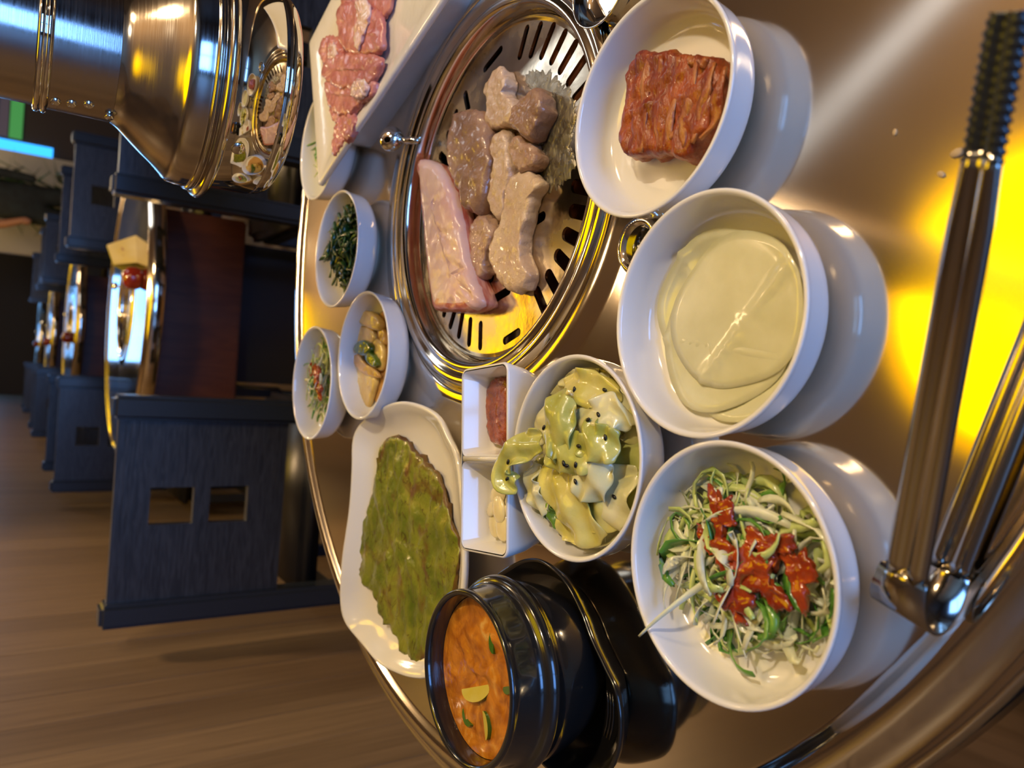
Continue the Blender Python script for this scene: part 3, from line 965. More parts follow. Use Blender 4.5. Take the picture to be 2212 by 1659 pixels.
ct = thing('pickled_cabbage', 'heap of yellow green pickled cabbage leaves with black sesame', 'cabbage', (x0, y0, TZ + 0.0056))
LEAVES = [
    ([(0.0109, 0.4095), (-0.0085, 0.4286), (-0.0347, 0.4368)], 0.030, cab_y, 0.006), ([(0.0147, 0.3626), (0.0041, 0.3426), (-0.0143, 0.3316)], 0.030, cab_y, 0.008),
    ([(-0.0302, 0.3293), (-0.0513, 0.3266), (-0.0737, 0.3331)], 0.034, cab_w, 0.008), ([(-0.0798, 0.3365), (-0.0962, 0.3559), (-0.1028, 0.3732)], 0.030, cab_w, 0.006),
    ([(-0.0663, 0.4332), (-0.0864, 0.4199), (-0.0976, 0.3979)], 0.026, cab_w, 0.005), ([(-0.012, 0.38), (-0.0352, 0.3777), (-0.0603, 0.3705)], 0.050, cab_y, 0.012),
    ([(0.0106, 0.4066), (0.0155, 0.3825), (0.0116, 0.3595)], 0.024, cab_w, 0.014), ([(-0.0417, 0.3355), (-0.0579, 0.3359), (-0.0759, 0.3465)], 0.034, cab_w, 0.016),
    ([(-0.0483, 0.4157), (-0.068, 0.4031), (-0.0799, 0.3844)], 0.032, cab_g, 0.014),
    ([(-0.0253, 0.3207), (-0.0406, 0.3247), (-0.0687, 0.3366)], 0.034, cab_g, 0.010), ([(0.0113, 0.369), (0.0035, 0.3878), (-0.0099, 0.4006)], 0.026, cab_w, 0.010),
    ([(-0.0727, 0.3445), (-0.0859, 0.356), (-0.0758, 0.3319)], 0.022, cab_w, 0.006), ([(-0.0014, 0.3351), (-0.0194, 0.3255), (-0.03, 0.3264)], 0.026, cab_y, 0.012),
    ([(-0.0129, 0.3946), (-0.0297, 0.4143), (-0.0393, 0.4235)], 0.020, cab_w, 0.014), ([(-0.0709, 0.3898), (-0.0822, 0.3775), (-0.097, 0.363)], 0.021, cab_y, 0.012),
    ([(-0.0051, 0.3574), (-0.0066, 0.3404), (-0.0096, 0.3277)], 0.030, cab_w, 0.016), ([(-0.0702, 0.3984), (-0.081, 0.3902), (-0.0855, 0.3824)], 0.011, cab_d, 0.016),
    ([(-0.0046, 0.3791), (0.0008, 0.3654), (0.002, 0.3482), (0.0006, 0.3305)], 0.022, cab_y, 0.020), ([(-0.0617, 0.3515), (-0.0676, 0.3412), (-0.0644, 0.3317)], 0.028, cab_y, 0.015),
    ([(-0.0479, 0.3867), (-0.0584, 0.3831), (-0.0662, 0.37), (-0.0778, 0.3548), (-0.0903, 0.3424)], 0.026, cab_y, 0.019), ([(-0.0496, 0.401), (-0.0613, 0.4039), (-0.073, 0.3984), (-0.0811, 0.3905)], 0.014, cab_w, 0.021),
    ([(-0.0239, 0.3579), (-0.0182, 0.3439), (-0.0129, 0.3329), (-0.0129, 0.3216), (-0.0191, 0.3161)], 0.021, cab_w, 0.024), ([(-0.0458, 0.3606), (-0.0502, 0.342), (-0.0556, 0.3284)], 0.026, cab_w, 0.024),
    ([(-0.0333, 0.386), (-0.042, 0.4079), (-0.0524, 0.4213), (-0.0621, 0.423), (-0.0656, 0.4111)], 0.017, cab_g, 0.029), ([(-0.0353, 0.3828), (-0.0376, 0.3589), (-0.0376, 0.3371)], 0.024, cab_g, 0.028),
    ([(-0.0266, 0.35), (-0.0298, 0.3355), (-0.0311, 0.3203)], 0.021, cab_g, 0.027), ([(-0.0261, 0.3821), (-0.0235, 0.3682), (-0.0253, 0.3528)], 0.034, cab_g, 0.031),
    ([(-0.016, 0.366), (-0.012, 0.3687), (-0.0095, 0.364)], 0.012, cab_g, 0.028)]
for i, (ln, wd, mm, zc) in enumerate(LEAVES):
    n = 18
    pth = resample([(a - x0, b - y0, 0) for a, b in ln], n, closed=False)
    m = 9
    V, F = [], []
    rnd = random.Random(100 + i)
    ph = rnd.uniform(0, 6)
    curve = rnd.uniform(-0.10, 0.30)
    for k, p in enumerate(pth):
        tng = (pth[min(k + 1, n - 1)] - pth[max(k - 1, 0)]).normalized()
        sd = Vector((-tng.y, tng.x, 0))
        u = k / (n - 1)
        wk = 1.22 * wd * (0.50 + 0.50 * math.sin(PI * (0.12 + 0.80 * u))) * (1 + 0.10 * math.sin(9 * u + ph) + 0.06 * math.sin(23 * u + ph))
        for j in range(m):
            q = (j / (m - 1) - 0.5)
            pos = p + sd * (q * wk)
            r = math.hypot(pos.x, pos.y)
            z = zc + 0.004 + 0.004 * math.sin(PI * u) - curve * wk * (q * 2) ** 2 * 0.5 + 0.0018 * math.sin(6 * u + 8 * q + ph) + 0.0030 * (abs(q) * 2) ** 2 * math.sin(17 * u + ph) + 0.0014 * noise.noise(Vector((pos.x * 200, pos.y * 200, i)))
            z -= 0.20 * max(0, r - 0.030) if i != 23 else 0.0
            floor_z = 0.0006 + 0.0006 * i * 0.3 + max(0, min(r, 0.0545) - 0.042) * 0.9
            if i == 23 and r > 0.052:
                z = max(z, 0.0285)
                floor_z = 0.0
            elif r > 0.0545:
                pos = Vector((pos.x * 0.0545 / r, pos.y * 0.0545 / r, 0))
            V.append(Vector((pos.x, pos.y, max(z, floor_z))))
    for k in range(n - 1):
        for j in range(m - 1):
            F.append((k * m + j, k * m + j + 1, (k + 1) * m + j + 1, (k + 1) * m + j))
    o = link_mesh('leaf', V, F, mm, ct)
    md = o.modifiers.new('thick', 'SOLIDIFY')
    md.thickness = 0.0012
    md.offset = 0
    md2 = o.modifiers.new('round', 'SUBSURF')
    md2.levels = 1
    md2.render_levels = 1
SEEDS = at_dish('cabbage', [(-0.0009, 0.3645), (0, 0.3409), (-0.0254, 0.381), (-0.0143, 0.3366), (-0.0176, 0.3416), (-0.0265, 0.3285), (-0.0333, 0.3472), (-0.0509, 0.4171), (-0.0556, 0.4106), (-0.0619, 0.4169), (-0.0444, 0.3564), (-0.0456, 0.3545), (-0.044, 0.3465), (-0.0601, 0.3288), (-0.0829, 0.3748), (-0.0544, 0.351)])
bpy.context.view_layer.update()
dg = bpy.context.evaluated_depsgraph_get()
leaves = [c for c in ct.children if c.name.startswith('leaf')]
from mathutils.bvhtree import BVHTree
trees = [BVHTree.FromObject(c, dg) for c in leaves]
sv, sf = ellipsoid_data(Vector(), (0.0020, 0.0012, 0.0008), None, 10, 6)
seed_me = None
for i, (a, b) in enumerate(SEEDS):
    top = 0.012
    for bt in trees:
        h = bt.ray_cast(Vector((a, b, 0.2)), Vector((0, 0, -1)))
        if h[0] is not None:
            top = max(top, h[0].z)
    if seed_me is None:
        o = link_mesh('sesame_seed', sv, sf, seed_m, ct)
        seed_me = o.data
    else:
        o = bpy.data.objects.new('sesame_seed', seed_me)
        col.objects.link(o)
        o.parent = ct
    o.location = (a, b, top + 0.0007)
    o.rotation_euler = (0, 0, i * 1.3)

# ------------------------------------------------------------------ potato slices and green pepper
pot_y = mat('soy_potato', (0.58, 0.40, 0.12), (0.70, 0.53, 0.22), rough=0.25, scale=60, sss=0.2, coat=0.4, bump=0.15, bump_scale=90)
pot_o = mat('soy_onion', (0.50, 0.29, 0.09), (0.62, 0.40, 0.15), rough=0.22, scale=60, sss=0.25, coat=0.5)
pep_g = mat('green_pepper', (0.05, 0.10, 0.010), (0.10, 0.17, 0.02), rough=0.20, scale=50, coat=0.6)
broth_m = mat('soy_broth', (0.55, 0.30, 0.10), (0.60, 0.36, 0.14), rough=0.08, scale=20, coat=0.4)
px_, py_, _, _ = DISH['potato']
br = lathe('soy_broth', [(0, 0.0066), (0.030, 0.0066), (0.046, 0.0066), (0.0475, 0.0072), (0.046, 0.0078), (0.02, 0.0080), (0, 0.0080)], broth_m, None, 64)
br.location = (px_, py_, TZ)
tag(br, 'shallow tan broth in the potato dish', 'broth')
SLC = [
    ([(0.0654, 0.7568), (0.0641, 0.7264), (0.0547, 0.6999), (0.0478, 0.6955), (0.0435, 0.7025), (0.0489, 0.7357), (0.0567, 0.7553)], 0.007, pot_y, 0.010, 'potato_slice', 'blocky yellow potato piece at the top of the potato dish'),
    ([(0.0499, 0.7654), (0.0491, 0.7345), (0.0407, 0.7134), (0.0315, 0.7165), (0.0302, 0.7435), (0.0353, 0.7654)], 0.006, pot_y, 0.008, 'potato_slice', 'yellow potato piece above the green pepper'),
    ([(0.035, 0.731), (0.0347, 0.7013), (0.021, 0.6915), (0.0052, 0.6945), (0.0093, 0.7176), (0.0233, 0.7291)], 0.005, pot_y, 0.008, 'potato_slice', 'yellow potato piece beside the green pepper'),
    ([(0.0087, 0.7522), (0.0043, 0.7332), (-0.002, 0.7055), (-0.0183, 0.7108), (-0.0327, 0.7212), (-0.0288, 0.7337), (-0.0152, 0.7482), (-0.0011, 0.7568)], 0.005, pot_y, 0.008, 'potato_slice', 'flat yellow potato slice below the green pepper'),
    ([(0.0172, 0.7649), (0.0202, 0.7479), (0.0114, 0.7284), (0.0049, 0.701), (-0.0016, 0.689), (-0.0021, 0.7066), (0.0027, 0.7389)], 0.003, pot_o, 0.013, 'onion_slice', 'translucent tan onion strip across the potato dish'),
    ([(0.0508, 0.7083), (0.0413, 0.6914), (0.03, 0.6897), (0.037, 0.7061)], 0.005, pot_o, 0.0078, 'onion_slice', 'translucent tan onion piece by the potato dish wall'),
    ([(0.0312, 0.75), (0.0349, 0.7358), (0.0319, 0.7176), (0.025, 0.7107), (0.0189, 0.7237), (0.0203, 0.7432), (0.026, 0.7541)], 0.008, pep_g, 0.011, 'green_pepper_piece', 'curled dark green pepper piece with a hollow middle'),
    ([(0.0219, 0.7265), (0.0228, 0.7127), (0.016, 0.6981), (0.0102, 0.6938), (0.0074, 0.7034), (0.0122, 0.7191)], 0.007, pep_g, 0.011, 'green_pepper_piece', 'small shiny green pepper piece by the onion strip')]
for i, (ol, h, mm, z, nm, lb) in enumerate(SLC):
    cx = sum(p[0] for p in ol) / len(ol)
    cy = sum(p[1] for p in ol) / len(ol)
    cr = math.hypot(cx - px_, cy - py_)
    o = patty(nm, ol, (cx, cy, TZ + z), h, mm, None, 48, amp=0.0007, freq=160, seed=i * 2.0, edge_amp=0.0008)
    tag(o, lb, nm.split('_')[0] if nm != 'green_pepper_piece' else 'pepper', 'soy braised vegetables in the potato dish')

# ------------------------------------------------------------------ two-part sauce tray
tr = thing('sauce_tray', 'white two compartment tray with red paste and garlic', 'sauce tray', (-0.0540, 0.4610, TZ), R(6.5))
LX, LY, HT = 0.0665, 0.0315, 0.034


def rrect(hx, hy, r, n=6):
    out = []
    for cx, cy, a0 in ((hx - r, hy - r, 0), (-hx + r, hy - r, PI / 2), (-hx + r, -hy + r, PI), (hx - r, -hy + r, 1.5 * PI)):
        for k in range(n + 1):
            a = a0 + PI / 2 * k / n
            out.append((cx + r * math.cos(a), cy + r * math.sin(a)))
    return out


def loft(loops, cap_first=True, cap_last=True):
    V, F = [], []
    n = len(loops[0])
    for lp_ in loops:
        V += lp_
    for k in range(len(loops) - 1):
        for i in range(n):
            j = (i + 1) % n
            F.append((k * n + i, k * n + j, (k + 1) * n + j, (k + 1) * n + i))
    if cap_first:
        F.append(tuple(reversed(range(n))))
    if cap_last:
        F.append(tuple(range((len(loops) - 1) * n, len(loops) * n)))
    return V, F


outer = [[(x, y, z) for x, y in rrect(a, b, r)] for a, b, r, z in
         ((LX - 0.012, LY - 0.010, 0.006, 0.0), (LX - 0.007, LY - 0.005, 0.007, 0.003), (LX - 0.003, LY - 0.002, 0.007, 0.016), (LX, LY, 0.007, HT - 0.0015), (LX - 0.0006, LY - 0.0006, 0.0065, HT), (LX - 0.0016, LY - 0.0016, 0.0058, HT))]
V, F = loft(outer, True, False)
nb = len(V)
# rim plate is bridged by two wells cut as lofts
wells = []
for sx in (-1, 1):
    hx = (LX - 0.0055) / 2
    cxw = sx * ((LX - 0.0018) / 2 + 0.0006)
    lps = []
    for a, b, r, z in ((hx + 0.0006, LY - 0.0018, 0.0056, HT), (hx, LY - 0.0026, 0.005, HT - 0.001), (hx - 0.003, LY - 0.006, 0.005, 0.014), (hx - 0.006, LY - 0.010, 0.004, 0.0065), (hx - 0.010, LY - 0.014, 0.003, 0.0055)):
        lps.append([(cxw + x, y, z) for x, y in rrect(a, b, r)])
    wells.append(lps)
Vw, Fw = merge([(V, F)] + [loft(lps, False, True) for lps in wells])
o = fix_normals(link_mesh('tray_body', Vw, Fw, ceramic, tr))
box('divider', -0.0030, 0.0030, -LY + 0.0016, LY - 0.0016, 0.010, HT - 0.0002, ceramic, tr, 0.0012, 3, True)
for sy in (-1, 1):
    pass
paste_m = mat('red_bean_paste', (0.19, 0.030, 0.011), (0.34, 0.075, 0.026), rough=0.22, scale=120, detail=6, bump=0.9, bump_scale=220, coat=0.5)
gar_m = mat('raw_garlic', (0.72, 0.62, 0.36), (0.80, 0.72, 0.48), rough=0.25, scale=60, sss=0.25, coat=0.4)
pst = [(0.0016, 0.4929), (0.0054, 0.4817), (0.0058, 0.4679), (-0.01, 0.4588), (-0.0299, 0.4577), (-0.0443, 0.462), (-0.0469, 0.4773), (-0.0428, 0.4875), (-0.0276, 0.4946), (-0.012, 0.4979)]
cx = sum(p[0] for p in pst) / len(pst)
cy = sum(p[1] for p in pst) / len(pst)
pst = [(cx + (a - cx) * 0.96, cy + (b - cy) * 0.92) for a, b in pst]
o = patty('bean_paste', pst, (cx, cy, TZ + 0.0068), 0.009, paste_m, None, 64, amp=0.0010, freq=260, edge_amp=0.001, seed=8.0)
tag(o, 'dollop of red bean paste in the upper tray compartment', 'paste')
dr = [(-0.044, 0.504)][0]
v, f = ellipsoid_data(Vector(), (0.0028, 0.0022, 0.0012), None, 12, 8)
o = link_mesh('sauce_drop', v, f, sauce_red)
o.location = (dr[0], dr[1], TZ + 0.0105)
tag(o, 'single orange red sauce drop on the tray wall', 'sauce drop')
rnd = random.Random(41)
gpts = [(-0.0746, 0.4791), (-0.0744, 0.4665), (-0.0745, 0.4555), (-0.0859, 0.4856), (-0.0855, 0.4727), (-0.085, 0.4591), (-0.0955, 0.4811), (-0.095, 0.4684), (-0.0935, 0.4562), (-0.1034, 0.4867), (-0.1024, 0.4719), (-0.1025, 0.4582), (-0.0812, 0.4669), (-0.0906, 0.4785), (-0.0906, 0.4627)]
g0 = None
for i, (a, b) in enumerate(gpts):
    rot = Matrix.Rotation(rnd.uniform(0, PI), 3, 'Z') @ Matrix.Rotation(rnd.uniform(-0.5, 0.5), 3, 'X')
    if g0 is None:
        v, f = ellipsoid_data(Vector(), (0.0105, 0.0066, 0.0022), None, 14, 8)
        o = link_mesh('garlic_slice', v, f, gar_m)
        g0 = o.data
    else:
        o = bpy.data.objects.new('garlic_slice', g0)
        col.objects.link(o)
    ca, sa = math.cos(R(-6.5)), math.sin(R(-6.5))
    lx, ly = (a + 0.0540) * ca - (b - 0.4610) * sa, (a + 0.0540) * sa + (b - 0.4610) * ca
    lx = max(-0.050, min(-0.016, lx))
    ly = max(-0.014, min(0.014, ly))
    a2 = -0.0540 + lx * ca + ly * sa
    b2 = 0.4610 - lx * sa + ly * ca
    o.location = (a2, b2, TZ + 0.0085 + 0.0011 * i * 0.55)
    o.rotation_euler = rot.to_euler()
    tag(o, 'pale raw garlic slice heaped in the lower tray compartment', 'garlic', 'garlic slices in the sauce tray')

# ------------------------------------------------------------------ wavy plate with the green pancake
pl_out = [(-0.0212, 0.6182), (-0.0306, 0.6691), (-0.0465, 0.7177), (-0.065, 0.7374), (-0.0952, 0.7336), (-0.1398, 0.7334), (-0.1947, 0.739), (-0.2352, 0.7434), (-0.2525, 0.7265), (-0.2563, 0.6743), (-0.2606, 0.6375), (-0.2572, 0.6048), (-0.2495, 0.5691), (-0.2379, 0.5419), (-0.2066, 0.5118), (-0.1703, 0.4974), (-0.138, 0.4946), (-0.0981, 0.5066), (-0.0606, 0.5214), (-0.0447, 0.5384), (-0.0283, 0.5642)]
pc = (sum(p[0] for p in pl_out) / len(pl_out), sum(p[1] for p in pl_out) / len(pl_out))
pts = resample([(a - pc[0], b - pc[1]) for a, b in pl_out], 120)
loops = []
wave = [0.0016 * math.sin(4 * 2 * PI * i / 120 + 0.8) + 0.0010 * math.sin(7 * 2 * PI * i / 120) for i in range(120)]
sp = [Vector((-0.045 * 1.0 + 0.0, 0.0, 0)), Vector((0.045, 0.0, 0))]
for s, z, wv in ((0.55, 0.0022, 0), (0.52, 0.0, 0), (0.46, 0.0, 0), (0.44, 0.0024, 0), (0.16, 0.0070, 0.3), (0.03, 0.0150, 1), (0.0, 0.0185, 1), (0.004, 0.0205, 1), (0.02, 0.0212, 1), (0.045, 0.0205, 1), (0.12, 0.0150, 0.6), (0.24, 0.0090, 0.2), (0.36, 0.0066, 0), (0.6, 0.0058, 0), (0.9, 0.0055, 0)):
    loops.append([tuple(p.lerp(near_on(sp, p), s) + Vector((0, 0, z + wave[i] * wv))) for i, p in enumerate(pts)])
V, F = loft(loops)
o = fix_normals(link_mesh('pancake_plate', V, F, ceramic))
o.location = (pc[0], pc[1], TZ)
tag(o, 'long wavy edged white plate under the green pancake', 'plate')
cake_m = mat('green_pancake', (0.085, 0.125, 0.008), (0.230, 0.250, 0.022), rough=0.34, scale=34, detail=7, bump=0.9, bump_scale=75, coat=0.3, lo=0.30, hi=0.62, c3=(0.33, 0.30, 0.05), distort=0.8)
N_ = cake_m.node_tree
# browned patches over the green batter
nz = N_.nodes.new('ShaderNodeTexNoise')
nz.inputs['Scale'].default_value = 26
nz.inputs['Detail'].default_value = 6
nz.inputs['Distortion'].default_value = 1.2
rp = N_.nodes.new('ShaderNodeValToRGB')
rp.color_ramp.elements[0].position = 0.52
rp.color_ramp.elements[1].position = 0.68
mx = N_.nodes.new('ShaderNodeMixRGB')
mx.inputs['Color2'].default_value = (0.135, 0.060, 0.014, 1)
tcn = N_.nodes.new('ShaderNodeTexCoord')
N_.links.new(tcn.outputs['Object'], nz.inputs['Vector'])
N_.links.new(nz.outputs['Fac'], rp.inputs['Fac'])
N_.links.new(rp.outputs['Color'], mx.inputs['Fac'])
nl = N_.nodes.new('ShaderNodeTexNoise')
nl.inputs['Scale'].default_value = 30
nl.inputs['Detail'].default_value = 3
nl.inputs['Distortion'].default_value = 1.5
ml = N_.nodes.new('ShaderNodeMapping')
ml.inputs['Scale'].default_value = (0.6, 1.7, 1)
rl = N_.nodes.new('ShaderNodeValToRGB')
el = rl.color_ramp.elements
el[0].position, el[0].color = 0.455, (0, 0, 0, 1)
el[1].position, el[1].color = 0.470, (0.8, 0.8, 0.8, 1)
k_ = el.new(0.485)
k_.color = (0, 0, 0, 1)
my = N_.nodes.new('ShaderNodeMixRGB')
my.inputs['Color2'].default_value = (0.055, 0.024, 0.006, 1)
N_.links.new(tcn.outputs['Object'], ml.inputs['Vector'])
N_.links.new(ml.outputs[0], nl.inputs['Vector'])
N_.links.new(nl.outputs['Fac'], rl.inputs['Fac'])
N_.links.new(rl.outputs['Color'], my.inputs['Fac'])
bc = N_.nodes['Principled BSDF'].inputs['Base Color']
N_.links.new(bc.links[0].from_socket, mx.inputs['Color1'])
N_.links.new(mx.outputs[0], my.inputs['Color1'])
N_.links.new(my.outputs[0], bc)
cake_edge = mat('pancake_crust', (0.09, 0.035, 0.008), (0.17, 0.10, 0.02), rough=0.4, scale=70, bump=0.6, bump_scale=120)
cake_out = [(-0.0545, 0.6587), (-0.0672, 0.6852), (-0.0899, 0.6915), (-0.1175, 0.704), (-0.1338, 0.7082), (-0.1513, 0.7183), (-0.1738, 0.7241), (-0.1946, 0.723), (-0.206, 0.7057), (-0.2095, 0.679), (-0.2204, 0.6686), (-0.2285, 0.6514), (-0.2323, 0.6316), (-0.2383, 0.6199), (-0.2449, 0.6075), (-0.244, 0.5867), (-0.2364, 0.5653), (-0.2176, 0.5442), (-0.1919, 0.5337), (-0.1681, 0.5277), (-0.1565, 0.5255), (-0.1466, 0.5224), (-0.1352, 0.5238), (-0.119, 0.5327), (-0.0992, 0.55), (-0.0838, 0.5641), (-0.077, 0.5774), (-0.0664, 0.606), (-0.057, 0.6354)]
cc = (sum(p[0] for p in cake_out) / len(cake_out), sum(p[1] for p in cake_out) / len(cake_out))


def cake_lift(x, y):
    return 0.0032 * noise.noise(Vector((x * 38, y * 75, 2.0))) + 0.0018 * noise.noise(Vector((x * 110, y * 160, 6.0)))


o = patty('green_pancake', cake_out, (cc[0], cc[1], TZ + 0.0066), 0.0055, cake_m, None, 140, amp=0.0010, freq=120, edge_amp=0.0050, seed=9.0, lift=cake_lift, mats=[cake_m, cake_edge], side_index=3,
          rings=[(0.05, 0.0), (0.015, 0.2), (0.0, 0.6), (0.015, 0.95), (0.05, 1.0), (0.10, 1.0)] + [(0.10 + 0.058 * k, 1.0) for k in range(1, 16)])
tag(o, 'browned green vegetable pancake on the wavy white plate', 'pancake')

# ------------------------------------------------------------------ stew pot in its black holder
PX_, PY_ = -0.176, 0.389
hol = thing('pot_holder', 'black plastic holder with angular ears under the stew pot', 'pot holder', (PX_, PY_, TZ))
ho = [(0.060, 0.030), (0.0635, 0.010), (0.058, -0.012), (0.044, -0.031), (0.030, -0.043), (0.018, -0.056), (0.006, -0.068), (-0.014, -0.073), (-0.036, -0.068), (-0.050, -0.050),
      (-0.060, -0.030), (-0.0635, -0.010), (-0.058, 0.012), (-0.044, 0.031), (-0.030, 0.043), (-0.018, 0.056), (-0.006, 0.068), (0.014, 0.073), (0.036, 0.068), (0.050, 0.050)]
hp = resample(ho, 120)
ctr = [Vector((0, 0, 0)), Vector((0.0001, 0, 0))]
loops = [[tuple(p.lerp(near_on(ctr, p), s) + Vector((0, 0, z))) for p in hp] for s, z in
         ((0.34, 0.0), (0.26, 0.0), (0.24, 0.0015), (0.10, 0.010), (0.02, 0.0185), (0.0, 0.0215), (0.006, 0.0228), (0.03, 0.0228), (0.045, 0.0205), (0.14, 0.012), (0.24, 0.0070), (0.6, 0.0065), (0.95, 0.0065))]
V, F = loft(loops)
hdish = fix_normals(link_mesh('holder_dish', V, F, black_plastic, hol))
for k in range(3):
    v, f = tube_data([Vector((-0.016 + 0.026 * q - 0.006, -0.0575 - 0.0028 * k - 0.002 * math.sin(PI * q), 0.0205 + 0.0004 * k)) for q in (0, 0.25, 0.5, 0.75, 1)], 0.0007, 6)
    link_mesh('ear_rib', v, f, black_plastic, hdish)
potp = thing('stew_pot', 'black glazed clay pot of orange stew in a black holder', 'pot', (PX_, PY_, TZ + 0.0066))
clay_prof = smooth_prof([(0, 0.0), (0.036, 0.0), (0.041, 0.003), (0.049, 0.018), (0.0535, 0.034), (0.0545, 0.042)], 4) + \
    smooth_prof([(0.0555, 0.0445), (0.0575, 0.0475), (0.0580, 0.0500), (0.0565, 0.0530), (0.0530, 0.0550), (0.0515, 0.0600), (0.0510, 0.0700), (0.0516, 0.0735), (0.0508, 0.0755), (0.0488, 0.0755), (0.0474, 0.0735), (0.0466, 0.0660), (0.0470, 0.0500), (0.045, 0.020), (0, 0.010)], 4)
lathe('pot_body', clay_prof, black_clay, potp, 96)
stew_m = mat('orange_stew', (0.28, 0.070, 0.004), (0.60, 0.22, 0.016), rough=0.16, scale=60, detail=9, bump=0.8, bump_scale=110, coat=0.5, c3=(0.74, 0.42, 0.10), distort=1.2, lo=0.30, hi=0.58)
stp = []
n, m = 64, 10
V, F = [(0, 0, 0)], []
for k in range(1, m + 1):
    for j in range(n):
        a = 2 * PI * j / n
        r = 0.0464 * k / m
        V.append((r * math.cos(a), r * math.sin(a), 0.0026 * noise.noise(Vector((r * math.cos(a) * 130, r * math.sin(a) * 130, 3))) * (1 - (k / m) ** 4)))
for j in range(n):
    F.append((0, 1 + j, 1 + (j + 1) % n))
for k in range(m - 1):
    for j in range(n):
        a0, a1 = 1 + k * n + j, 1 + k * n + (j + 1) % n
        F.append((a0, a0 + n, a1 + n, a1))
o = link_mesh('stew', V, F, stew_m, potp)
o.location = (0, 0, 0.0640)
zuc = mat('zucchini', (0.56, 0.44, 0.05), (0.62, 0.52, 0.12), rough=0.2, scale=60, coat=0.5)
zug = mat('zucchini_skin', (0.05, 0.13, 0.012), rough=0.2, coat=0.5)


def half_moon(r, t):
    n = 18
    V = [(-0.3 * r, 0, 0)] + [(r * math.cos(PI * k / n), r * 0.62 * math.sin(PI * k / n), 0) for k in range(n + 1)]
    V += [(x, y, t) for x, y, z in V]
    m = n + 2
    F = [tuple(reversed(range(m))), tuple(range(m, 2 * m))]
    fm = [0, 0]
    for k in range(m):
        F.append((k, (k + 1) % m, m + (k + 1) % m, m + k))
        fm.append(1 if 1 <= k <= n else 0)
    return V, F, fm


for i, (a, b, rz, r) in enumerate(((-0.008, 0.002, 2.0, 0.014), (-0.026, -0.010, 3.6, 0.008))):
    V, F, fm = half_moon(r, 0.003)
    o = link_mesh('zucchini_slice', V, F, zuc, potp, False, mats=[zuc, zug], fmat=fm)
    fix_normals(o)
    o.location = (a, b, 0.0626)
    o.rotation_euler = (R(14 - 8 * i), R(-10 + 6 * i), rz)
for i, (a, b, rz) in enumerate(((0.024, -0.012, 0.3), (-0.030, 0.012, 1.2), (0.004, -0.030, 2.0))):
    V, F, fm = half_moon(0.007, 0.0025)
    o = fix_normals(link_mesh('scallion_piece', V, F, zug, potp, False))
    o.location = (a, b, 0.0620)
    o.rotation_euler = (R(10), R(8), rz)

# ------------------------------------------------------------------ raw pork on the hammered plate
mp = thing('meat_plate', 'white hammered rectangular plate of raw pork, far right', 'plate', (0.3440, 0.7050, TZ), 0.0)
c_ = Vector((0.379, 0.885))
d_ = Vector((0.200, 0.818))
ex = (c_ - d_).normalized()
ey = Vector((-ex.y, ex.x))          # towards +Y side
pw, plen = (c_ - d_).length / 2, 0.155
pcx = (c_ + d_) / 2 - ey * plen
mp.location = (pcx.x, pcx.y, TZ)
mp.rotation_euler = (0, 0, math.atan2(ex.y, ex.x))
lps = []
for a, b, r, z in ((pw - 0.035, plen - 0.035, 0.02, 0.0), (pw - 0.031, plen - 0.031, 0.02, 0.0), (pw - 0.030, plen - 0.030, 0.02, 0.022), (pw - 0.012, plen - 0.012, 0.012, 0.0325), (pw, plen, 0.004, 0.0400), (pw, plen, 0.004, 0.0440), (pw - 0.004, plen - 0.004, 0.004, 0.0452), (pw - 0.018, plen - 0.018, 0.01, 0.0420), (pw - 0.030, plen - 0.030, 0.02, 0.0395), (0.03, 0.06, 0.02, 0.0390), (0.004, 0.02, 0.003, 0.0390)):
    lps.append([(x, y, z) for x, y in rrect(a, b, r, 8)])
V, F = loft(lps)
o = fix_normals(link_mesh('plate_body', V, F, ceramic_plate, mp))
raw_m = mat('raw_pork', (0.47, 0.135, 0.120), (0.62, 0.26, 0.22), rough=0.28, scale=55, detail=7, bump=0.7, bump_scale=200, sss=0.25, coat=0.35, c3=(0.74, 0.54, 0.46))
raw_f = mat('raw_pork_fat', (0.66, 0.40, 0.34), (0.78, 0.62, 0.54), rough=0.26, scale=50, bump=0.3, bump_scale=110, sss=0.3, coat=0.35)
